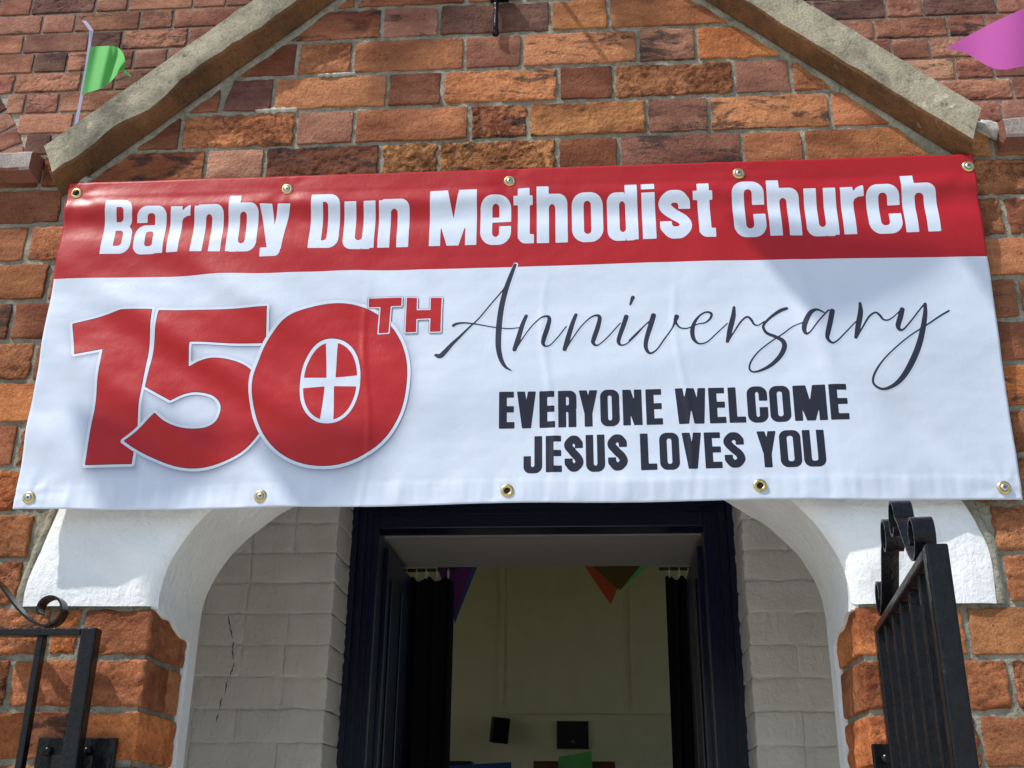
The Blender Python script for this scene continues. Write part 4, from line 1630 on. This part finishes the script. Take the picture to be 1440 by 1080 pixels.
hb = lambda u: .1650 + .003 * np.sin(np.asarray(u) * 1.9) - .0012 * np.clip((np.asarray(u) - 1.3) / .4, 0, 1)
hc = lambda u: .0452 + .002 * np.sin(np.asarray(u) * 1.9)
draw_text('letter', head, hb, hc, .0016, PWHITE, LIFT, banner, .85)
# two lines of small capitals
l1 = [(c, 680 + a / 5.143, 680 + b / 5.143, y) for c, a, b, y in [('E', 82, 194, 590), ('V', 214, 351, 556), ('E', 375, 488, 590), ('R', 511, 645, 585), ('Y', 661, 796, 555), ('O', 817, 956, 578), ('N', 981, 1121, 585), ('E', 1151, 1270, 590)]]
l1 += [(c, 930 + a / 5.143, 930 + b / 5.143, y) for c, a, b, y in [('W', 72, 293, 552), ('E', 325, 446, 590), ('L', 468, 590, 590), ('C', 600, 749, 576), ('O', 764, 915, 576), ('M', 938, 1176, 576), ('E', 1205, 1340, 588)]]
l2 = [(c, 680 + a / 5.143, 680 + b / 5.143, y) for c, a, b, y in [('J', 257, 393, 660), ('E', 419, 536, 665), ('S', 554, 691, 645), ('U', 710, 848, 640), ('S', 869, 1011, 640), ('L', 1110, 1229, 662), ('O', 1246, 1390, 640)]]
l2 += [(c, 930 + a / 5.143, 930 + b / 5.143, y) for c, a, b, y in [('V', 120, 262, 614), ('E', 294, 418, 660), ('S', 430, 580, 640), ('Y', 665, 806, 613), ('O', 835, 991, 634), ('U', 1005, 1166, 634)]]
def place(items):
    return [(c, uv(a, y)[0], uv(b, y)[0]) for c, a, b, y in items]
f1b = lambda u: .5412 - .0055 * np.clip((np.asarray(u) - .86) / .6, 0, 1)
f1c = lambda u: .4716 - .001 * np.clip((np.asarray(u) - .86) / .6, 0, 1)
f2b = lambda u: .6240 - .0055 * np.clip((np.asarray(u) - .86) / .6, 0, 1)
f2c = lambda u: .5562 - .003 * np.clip((np.asarray(u) - .86) / .6, 0, 1)
draw_text('small_letter', place(l1), f1b, f1c, .0013, PBLACK, LIFT, banner, .96)
draw_text('small_letter', place(l2), f2b, f2c, .0013, PBLACK, LIFT, banner, .96)

# numerals 150 with white outlines
def q5(pts):
    return np.array([uv(80 + a / 3.857, 400 + b / 3.857) for a, b in pts])
def q6(pts):
    return np.array([uv(340 + a / 3.857, 400 + b / 3.857) for a, b in pts])
ONE = q5([(78, 218), (340, 143), (511, 142), (380, 973), (140, 985), (240, 352), (90, 385)])
arc = catmull([(690, 445), (760, 422), (850, 410), (950, 424), (1030, 465), (1092, 550), (1114, 650), (1100, 740), (1060, 815), (965, 912), (850, 970), (720, 990), (600, 976), (480, 932), (400, 890), (342, 850)], 4)
inn = catmull([(515, 705), (560, 745), (625, 775), (700, 787), (780, 778), (840, 738), (864, 670), (848, 622), (805, 592), (730, 580), (660, 596), (595, 631)], 4)
FIVE = q5([(547, 148), (1133, 134), (1113, 318), (710, 320)] + [tuple(p) for p in arc] + [tuple(p) for p in inn] + [(465, 560)])
def ell(cx, cy, a, b, sh, p=2.12, n=72):
    o = []
    for t in np.linspace(0, 2 * math.pi, n, endpoint=False):
        c, s = math.cos(t), math.sin(t)
        X = a * math.copysign(abs(c) ** (2 / p), c)
        Y = b * math.copysign(abs(s) ** (2 / p), s)
        o.append((cx + X - Y / b * sh, cy + Y))
    return o
ZERO = q6(ell(459, 548, 417, 437, 42))
ZOUT = q6(ell(459, 548, 437, 456, 43))
HOLE_O = q6(ell(459, 534, 168, 231, 22))
HOLE_I = q6(ell(459, 535, 147, 209, 20))
CROSS = q6([(443, 318), (508, 320), (489, 511), (620, 503), (616, 562), (479, 557), (474, 756), (402, 752), (428, 557), (305, 565), (309, 508), (440, 512)])
TT = q6([(677, 86), (856, 82), (852, 127), (795, 128), (780, 272), (725, 274), (738, 132), (674, 133)])
HH = q6([(882, 82), (937, 82), (935, 150), (1008, 148), (1010, 80), (1070, 78), (1062, 266), (1003, 267), (1008, 195), (932, 198), (930, 268), (870, 270)])
def bbox(P, m):
    return (P[:, 0].min() - m, P[:, 1].min() - m, P[:, 0].max() + m, P[:, 1].max() + m)
OUT = .0058
L0 = LIFT
step = .00013
def numeral(P, name, k, hole=None):
    lay = L0 + k * step * 3
    f = lambda U, V: poly(U, V, P)
    print_mesh('outline', lambda U, V: poly(U, V, P) - OUT, bbox(P, .012), .002, PWHITE, lay, banner)
    print_mesh('numeral_edge', lambda U, V: poly(U, V, P) - .0007, bbox(P, .008), .002, PDRED, lay + step, banner)
    print_mesh('numeral', lambda U, V: poly(U, V, P) + .0004, bbox(P, .006), .002, PRED, lay + 2 * step, banner)
numeral(ONE, 'numeral', 0)
numeral(FIVE, 'numeral', 1)
lay = L0 + 6 * step
print_mesh('outline', lambda U, V: poly(U, V, ZOUT), bbox(ZOUT, .01), .002, PWHITE, lay, banner)
print_mesh('numeral_edge', lambda U, V: mx(poly(U, V, ZERO) - .0007, -poly(U, V, HOLE_O) - .0007), bbox(ZERO, .008), .002, PDRED, lay + step, banner)
print_mesh('numeral', lambda U, V: mx(poly(U, V, ZERO) + .0004, -poly(U, V, HOLE_O) + .0004), bbox(ZERO, .006), .002, PRED, lay + 2 * step, banner)
print_mesh('numeral_field', lambda U, V: mx(poly(U, V, HOLE_I), -poly(U, V, CROSS)), bbox(HOLE_I, .006), .0016, PRED, lay + step, banner)
lay += 3 * step
for Pq in (TT, HH):
    print_mesh('ordinal_edge', lambda U, V: poly(U, V, Pq) - .0026, bbox(Pq, .01), .0014, PDRED, lay, banner)
    print_mesh('ordinal_outline', lambda U, V: poly(U, V, Pq) - .0020, bbox(Pq, .01), .0014, PWHITE, lay + step, banner)
    print_mesh('ordinal_letter', lambda U, V: poly(U, V, Pq) + .0002, bbox(Pq, .006), .0014, PRED, lay + 2 * step, banner)
# printed drop shadow of the numerals (part of the artwork)
sf = np.minimum(np.minimum(poly(U - .004, Vv - .006, ONE), poly(U - .004, Vv - .006, FIVE)), poly(U - .004, Vv - .006, ZERO))
ins_hole = poly(U, Vv, HOLE_I)
shade = .75 * np.exp(-np.maximum(sf - .001, 0) / .0085) * (sf < .05)
at = me.attributes.new('print_shade', 'FLOAT', 'POINT')
at.data.foreach_set('value', np.clip(shade, 0, 1).reshape(-1).astype(np.float32))

# the script word
sc7 = lambda pts: [(*uv(600 + a / 4.8, 360 + b / 4.8), c / 2 / 4.8 * .00130) for a, b, c in pts]
sc8 = lambda pts: [(*uv(880 + a / 4.8, 360 + b / 4.8), c / 2 / 4.8 * .00127) for a, b, c in pts]
sc9 = lambda pts: [(*uv(1080 + a / 4.8, 360 + b / 4.8), c / 2 / 4.8 * .00124) for a, b, c in pts]
ST = {
    'A': [sc7([(40, 682, 22), (70, 688, 36), (105, 655, 34), (150, 606, 26), (200, 560, 19), (270, 490, 13), (330, 430, 10), (430, 310, 10), (505, 222, 11), (540, 150, 20)]),
          sc7([(578, 66, 22), (548, 140, 30), (512, 240, 36), (484, 350, 38), (467, 470, 40), (461, 580, 40), (464, 650, 36), (480, 715, 30), (508, 762, 20), (548, 787, 6)]),
          sc7([(160, 482, 22), (185, 469, 18), (240, 463, 13), (330, 472, 10), (440, 490, 9), (530, 498, 9), (600, 492, 8)])],
    'n': [sc7([(650, 412, 24), (625, 470, 30), (597, 560, 34), (570, 643, 30)]),
          sc7([(578, 640, 12), (622, 570, 9), (680, 490, 9), (740, 432, 11), (785, 414, 16), (806, 430, 26), (794, 490, 32), (770, 560, 32), (762, 598, 26), (776, 618, 14), (810, 610, 9), (860, 560, 9), (920, 485, 9)])],
    'n2': [sc7([(985, 405, 24), (960, 470, 30), (932, 560, 34), (908, 638, 30)]),
           sc7([(916, 635, 12), (962, 565, 9), (1020, 485, 9), (1080, 427, 11), (1122, 409, 16), (1146, 425, 26), (1132, 490, 32), (1108, 560, 32), (1100, 592, 26), (1120, 613, 14), (1150, 600, 9), (1200, 555, 9), (1285, 462, 9)])],
    'i': [sc7([(1325, 420, 32), (1305, 480, 32), (1283, 540, 30), (1272, 588, 26), (1290, 611, 14), (1330, 600, 9), (1390, 545, 9), (1440, 488, 9), (1475, 455, 9)]),
          sc7([(1370, 290, 28), (1353, 337, 14)])],
    'v': [sc8([(0, 580, 9), (60, 520, 9), (135, 452, 10)]),
          sc8([(165, 412, 36), (148, 470, 36), (120, 560, 32), (112, 620, 28), (126, 658, 22), (150, 668, 15), (190, 640, 11), (240, 570, 11), (290, 500, 11), (310, 455, 20), (322, 420, 34)]),
          sc8([(310, 440, 20), (322, 470, 15), (345, 494, 12), (385, 500, 10), (420, 490, 9)])],
    'e': [sc8([(420, 488, 9), (470, 468, 9), (515, 460, 11), (550, 430, 16), (556, 398, 18), (522, 388, 14), (480, 410, 14), (444, 455, 22), (428, 510, 30), (432, 560, 28), (450, 590, 20), (480, 605, 12), (530, 590, 10), (590, 535, 9), (665, 465, 9)])],
    'r': [sc8([(710, 356, 20), (704, 420, 34), (684, 500, 36), (665, 588, 24)]),
          sc8([(672, 585, 11), (712, 520, 11), (760, 450, 13), (798, 422, 15), (824, 440, 18), (846, 474, 14), (875, 480, 9), (912, 455, 9)])],
    's': [sc8([(1064, 366, 24), (1020, 382, 26), (960, 424, 20), (915, 470, 18), (908, 500, 19), (932, 535, 21), (990, 560, 24), (1038, 588, 30), (1050, 630, 34), (1022, 690, 32), (962, 750, 26), (890, 788, 18), (838, 797, 13), (813, 773, 13), (828, 720, 12), (880, 655, 10), (960, 592, 10), (1040, 540, 10), (1110, 490, 9), (1180, 465, 9)])],
    'a': [sc8([(1312, 402, 12), (1268, 384, 18), (1222, 405, 32), (1188, 470, 36), (1182, 520, 28), (1198, 546, 18), (1226, 530, 11), (1280, 460, 11), (1345, 385, 12)]),
          sc8([(1370, 392, 36), (1358, 460, 36), (1340, 540, 34), (1336, 582, 26), (1365, 611, 17), (1400, 600, 11), (1460, 540, 10), (1530, 465, 9)])],
    'r2': [sc9([(600, 335, 20), (602, 400, 36), (586, 490, 38), (570, 573, 24)]),
           sc9([(578, 570, 11), (612, 510, 12), (660, 430, 14), (704, 400, 15), (734, 420, 18), (756, 447, 15), (790, 451, 12), (830, 425, 9), (868, 388, 9)])],
    'y': [sc9([(888, 374, 34), (874, 430, 38), (858, 488, 34), (872, 516, 22), (900, 508, 13), (950, 450, 11), (1010, 370, 11), (1046, 325, 12)]),
          sc9([(1048, 330, 22), (1047, 400, 32), (1032, 500, 38), (1002, 620, 42), (952, 740, 42), (892, 838, 36), (830, 893, 26), (762, 915, 18), (708, 894, 15), (690, 858, 15), (707, 800, 15), (760, 722, 11), (840, 640, 10), (940, 555, 10), (1050, 480, 11), (1150, 410, 13), (1212, 372, 14)])],
}
allst = []
for ch, sts in ST.items():
    sm = [catmull(s, 5) for s in sts]
    allst += sm
groups = list(ST.values())
bxs = np.array([p[:2] for s in allst for p in s])
def script_field(U, V):
    d = np.full(U.shape, 1e9)
    for s in allst:
        a = np.array([p[:2] for p in s])
        m = (U > a[:, 0].min() - .015) & (U < a[:, 0].max() + .015) & (V > a[:, 1].min() - .015) & (V < a[:, 1].max() + .015)
        if m.any():
            d[m] = np.minimum(d[m], stroke(U[m], V[m], s))
    return d
SB = (bxs[:, 0].min() - .01, bxs[:, 1].min() - .01, bxs[:, 0].max() + .01, bxs[:, 1].max() + .01)
print_mesh('script_glow', lambda U, V: mx(script_field(U - .0012, V + .0004) - .0016, V - .0 if False else V - 9), SB, .0015, PWHITE, LIFT, banner)
print_mesh('script_word', script_field, SB, .0011, PSLATE, LIFT + step, banner)

# eyelets, screws
for row, (gus, gv) in enumerate(((GU_T, [.0245, .030, .0275, .0262, .0262]), (GU_B, [.6564, .657, .6554, .6528, .6563]))):
    for i, gu in enumerate(gus):
        p = bsurf(np.array([gu]), np.array([gv[i]]))[0]
        e = MB()
        prof = [(.0052, -.0005), (.0056, -.0022), (.0080, -.0030), (.0105, -.0024), (.0116, -.0006)]
        V, Fc = [], []
        n = 24
        for k in range(n):
            a = 2 * math.pi * k / n
            for r_, y_ in prof:
                V.append((p[0] + r_ * math.cos(a), p[1] + y_, p[2] + r_ * math.sin(a)))
        m = len(prof)
        for k in range(n):
            for j in range(m - 1):
                Fc.append((k * m + j, k * m + j + 1, ((k + 1) % n) * m + j + 1, ((k + 1) % n) * m + j))
        e.add(V, Fc)
        eo = e.build('eyelet', BRASS, banner, True)
        if (row == 0) or i in (0, 1, 4):
            dark = (row == 0 and i == 0)
            s = MB()
            s.tube([(p[0], p[1] - .0006, p[2]), (p[0], p[1] - .0036, p[2]), (p[0], p[1] - .0042, p[2])], [.0062, .0058, .0030], 16)
            so = s.build('screw', IRON if dark else STEEL, eo, True)
            c = MB()
            c.box(p[0] - .0028, p[0] + .0028, p[1] - .0046, p[1] - .0042, p[2] - .0006, p[2] + .0006)
            c.box(p[0] - .0006, p[0] + .0006, p[1] - .0048, p[1] - .00425, p[2] - .0028, p[2] + .0028)
            c.build('screw_slot', HOLE, eo)
        else:
            MB().tube([(p[0], p[1] - .0004, p[2]), (p[0], p[1] - .0009, p[2])], .0053, 16).build('eyelet_hole', HOLE, eo)

# ================================================================== flags outside, bracket
YG = 1.0
gf = thing('bunting_flag', 'bright green flag on a lilac ribbon against the upper brick wall', 'flag', tuple(onY(108, 172, YG)))
def child_world(o, parent):
    o.parent = parent
    o.matrix_parent_inverse = parent.matrix_basis.inverted()
    return o
RB = [onY(x, y, YG) for x, y in ((118, 29), (124, 36), (128.5, 43), (126, 62), (121, 98), (114, 138), (107.5, 172), (101, 210), (97, 240))]
rb_ = MB()
V, Fc = [], []
for i, p in enumerate(RB):
    hw = .0055 if i < 3 else .0035 + .002 * (i / 8)
    a = .6 if i < 3 else .25
    V += [(p[0] - hw, p[1] - hw * a, p[2] - hw * .4), (p[0] + hw, p[1] + hw * a, p[2] + hw * .4), (p[0] + hw, p[1] + hw * a + .0008, p[2] + hw * .4), (p[0] - hw, p[1] - hw * a + .0008, p[2] - hw * .4)]
for i in range(len(RB) - 1):
    for j in range(4):
        Fc.append((i * 4 + j, i * 4 + (j + 1) % 4, (i + 1) * 4 + (j + 1) % 4, (i + 1) * 4 + j))
rb_.add(V, Fc)
child_world(rb_.build('ribbon', CL_LILAC, None), gf)
# flag: rows from ribbon (u=0) to curled tip (u=1)
top = [(127, 66), (140, 65), (155, 64.5), (166, 67), (173, 75), (176, 86), (175, 95), (178, 101), (184.5, 106)]
bot = [(115, 133), (126, 129.5), (140, 125), (152, 118), (162, 108), (169, 97), (171, 99), (176, 105), (184, 108)]
dep = [0, .012, -.014, .012, -.05, -.078, -.03, -.06, -.08]
V, Fc = [], []
m = 10
T2, B2, D2 = (catmull([(a, b, 1) for a, b in top], 4), catmull([(a, b, 1) for a, b in bot], 4), catmull([(d, 0, 1) for d in dep], 4))
for t_, b_, d_ in zip(T2, B2, D2):
    for j in range(m + 1):
        f = j / m
        p = onY(t_[0] + (b_[0] - t_[0]) * f, t_[1] + (b_[1] - t_[1]) * f, YG - .006 + d_[0] * (1 - .55 * f))
        V.append(tuple(p))
for i in range(len(T2) - 1):
    for j in range(m):
        a = i * (m + 1) + j
        Fc.append((a, a + 1, a + m + 2, a + m + 1))
child_world(link('flag', mesh('flag', V, Fc, True), CL_GREEN), gf)

YP = .55
pk = thing('bunting_flag', 'pink pennant poking in at the right edge in front of the brick wall', 'flag', tuple(onY(1500, 110, YP)))
A, B_, T_ = (1500, -12), (1496, 108), (1329.5, 68)
V, Fc = [], []
n = 26
for i in range(n + 1):
    u = i / n
    for j in range(9):
        f = j / 8
        a = (T_[0] + (A[0] - T_[0]) * u, T_[1] + (A[1] - T_[1]) * u - 5 * math.sin(math.pi * u))
        b2 = (T_[0] + (B_[0] - T_[0]) * u, T_[1] + (B_[1] - T_[1]) * u + 7 * math.sin(math.pi * min(1, u * 1.3)) - 5 * math.sin(u * 11))
        p = onY(a[0] + (b2[0] - a[0]) * f, a[1] + (b2[1] - a[1]) * f, YP + .012 * math.sin(u * 7.5 + .6) * (.4 + u))
        V.append(tuple(p))
for i in range(n):
    for j in range(8):
        a = i * 9 + j
        Fc.append((a, a + 1, a + 10, a + 9))
child_world(link('flag', mesh('flag', V, Fc, True), CL_PINK), pk)
RP = [onY(x, y, YP) for x, y in ((1508, -60), (1501, -12), (1497, 108), (1494, 150))]
child_world(MB().tube(RP, .004, 6).build('ribbon', CL_LILAC, None), pk)

rd = onY(697, 47, -.012)
br = thing('wall_bracket', 'black iron rod bracket fixed to the gable brickwork at the top', 'bracket', (rd[0], 0, rd[2]))
MB().tube([(0, -.012, .002), (0, -.013, .02), (0, -.014, .06), (0, -.014, .26)], [.0062, .0052, .0050, .0050], 10).build('rod', IRON, br, True)
MB().tube([(0, -.014, -.004), (0, -.012, .004)], .0068, 10).build('foot', IRON, br, True)
MB().box(-.014, .026, -.03, .004, .094, .106).build('clip', IRON, br, bevel=.002)
MB().tube([(0, -.014, .26), (0, -.03, .30), (0, -.09, .315), (0, -.16, .30)], .005, 10).build('arm', IRON, br, True)

# ================================================================== strings of bunting overhead, outside the picture, that dapple the front with shadow
def overhead(label, flags, YC, mats, ends):
    t = thing('bunting', label, 'bunting', (0, YC, 0), group='strings of bunting over the porch')
    tops = []
    for i, (tri, Yw) in enumerate(flags):
        Q = []
        for x, y in tri:
            p = onY(x, y, Yw)
            Q.append(p + np.array(SUN) * ((YC - Yw) / SUN.y))
        A, B, T = Q
        tops += [A, B]
        n = 8
        V, Fc, ix = [], [], {}
        for a in range(n + 1):
            for c in range(n + 1 - a):
                u, v = c / n, a / n
                p = A + (B - A) * u + (T - A) * v
                ix[a, c] = len(V)
                V.append((p[0], p[1] - YC + .02 * math.sin(5 * u + 3 * v) * v, p[2]))
        for a in range(n):
            for c in range(n - a):
                Fc.append((ix[a, c], ix[a + 1, c], ix[a, c + 1]))
                if c < n - a - 1:
                    Fc.append((ix[a + 1, c], ix[a + 1, c + 1], ix[a, c + 1]))
        link('flag', mesh('flag', V, Fc, True), mats[i % len(mats)], t)
    tops.sort(key=lambda p: p[0])
    e0 = np.array(ends[0])
    e1 = np.array(ends[1])
    pth = [e0] + tops + [e1]
    MB().tube([(p[0], p[1] - YC, p[2] + .002) for p in pth], .0025, 6).build('cord', CL_LILAC, t)
overhead('string of coloured bunting hung above the right half of the banner', [(((1020, 300), (1345, 330), (1165, 478)), -.03), (((1330, 330), (1600, 350), (1470, 520)), -.03)], -.62, [CL_YELLOW, CL_PINK, CL_BLUE], ((-1.6, -.62, 4.35), (1.8, -.62, 4.2)))
overhead('string of coloured bunting hung above the gable', [(((560, -130), (760, -150), (520, 175)), 0), (((790, -140), (950, -150), (905, 120)), 0)], -.75, [CL_GREEN, CL_RED], ((-2.0, -.75, 5.05), (.6, -.75, 5.1)))
overhead('string of coloured bunting hung out to the left of the porch', [(((95, 560), (330, 590), (160, 760)), -.05), (((330, 590), (560, 590), (430, 740)), -.05)], -.80, [CL_BLUE, CL_YELLOW], ((-2.4, -.8, 4.2), (-.4, -.8, 4.35)))
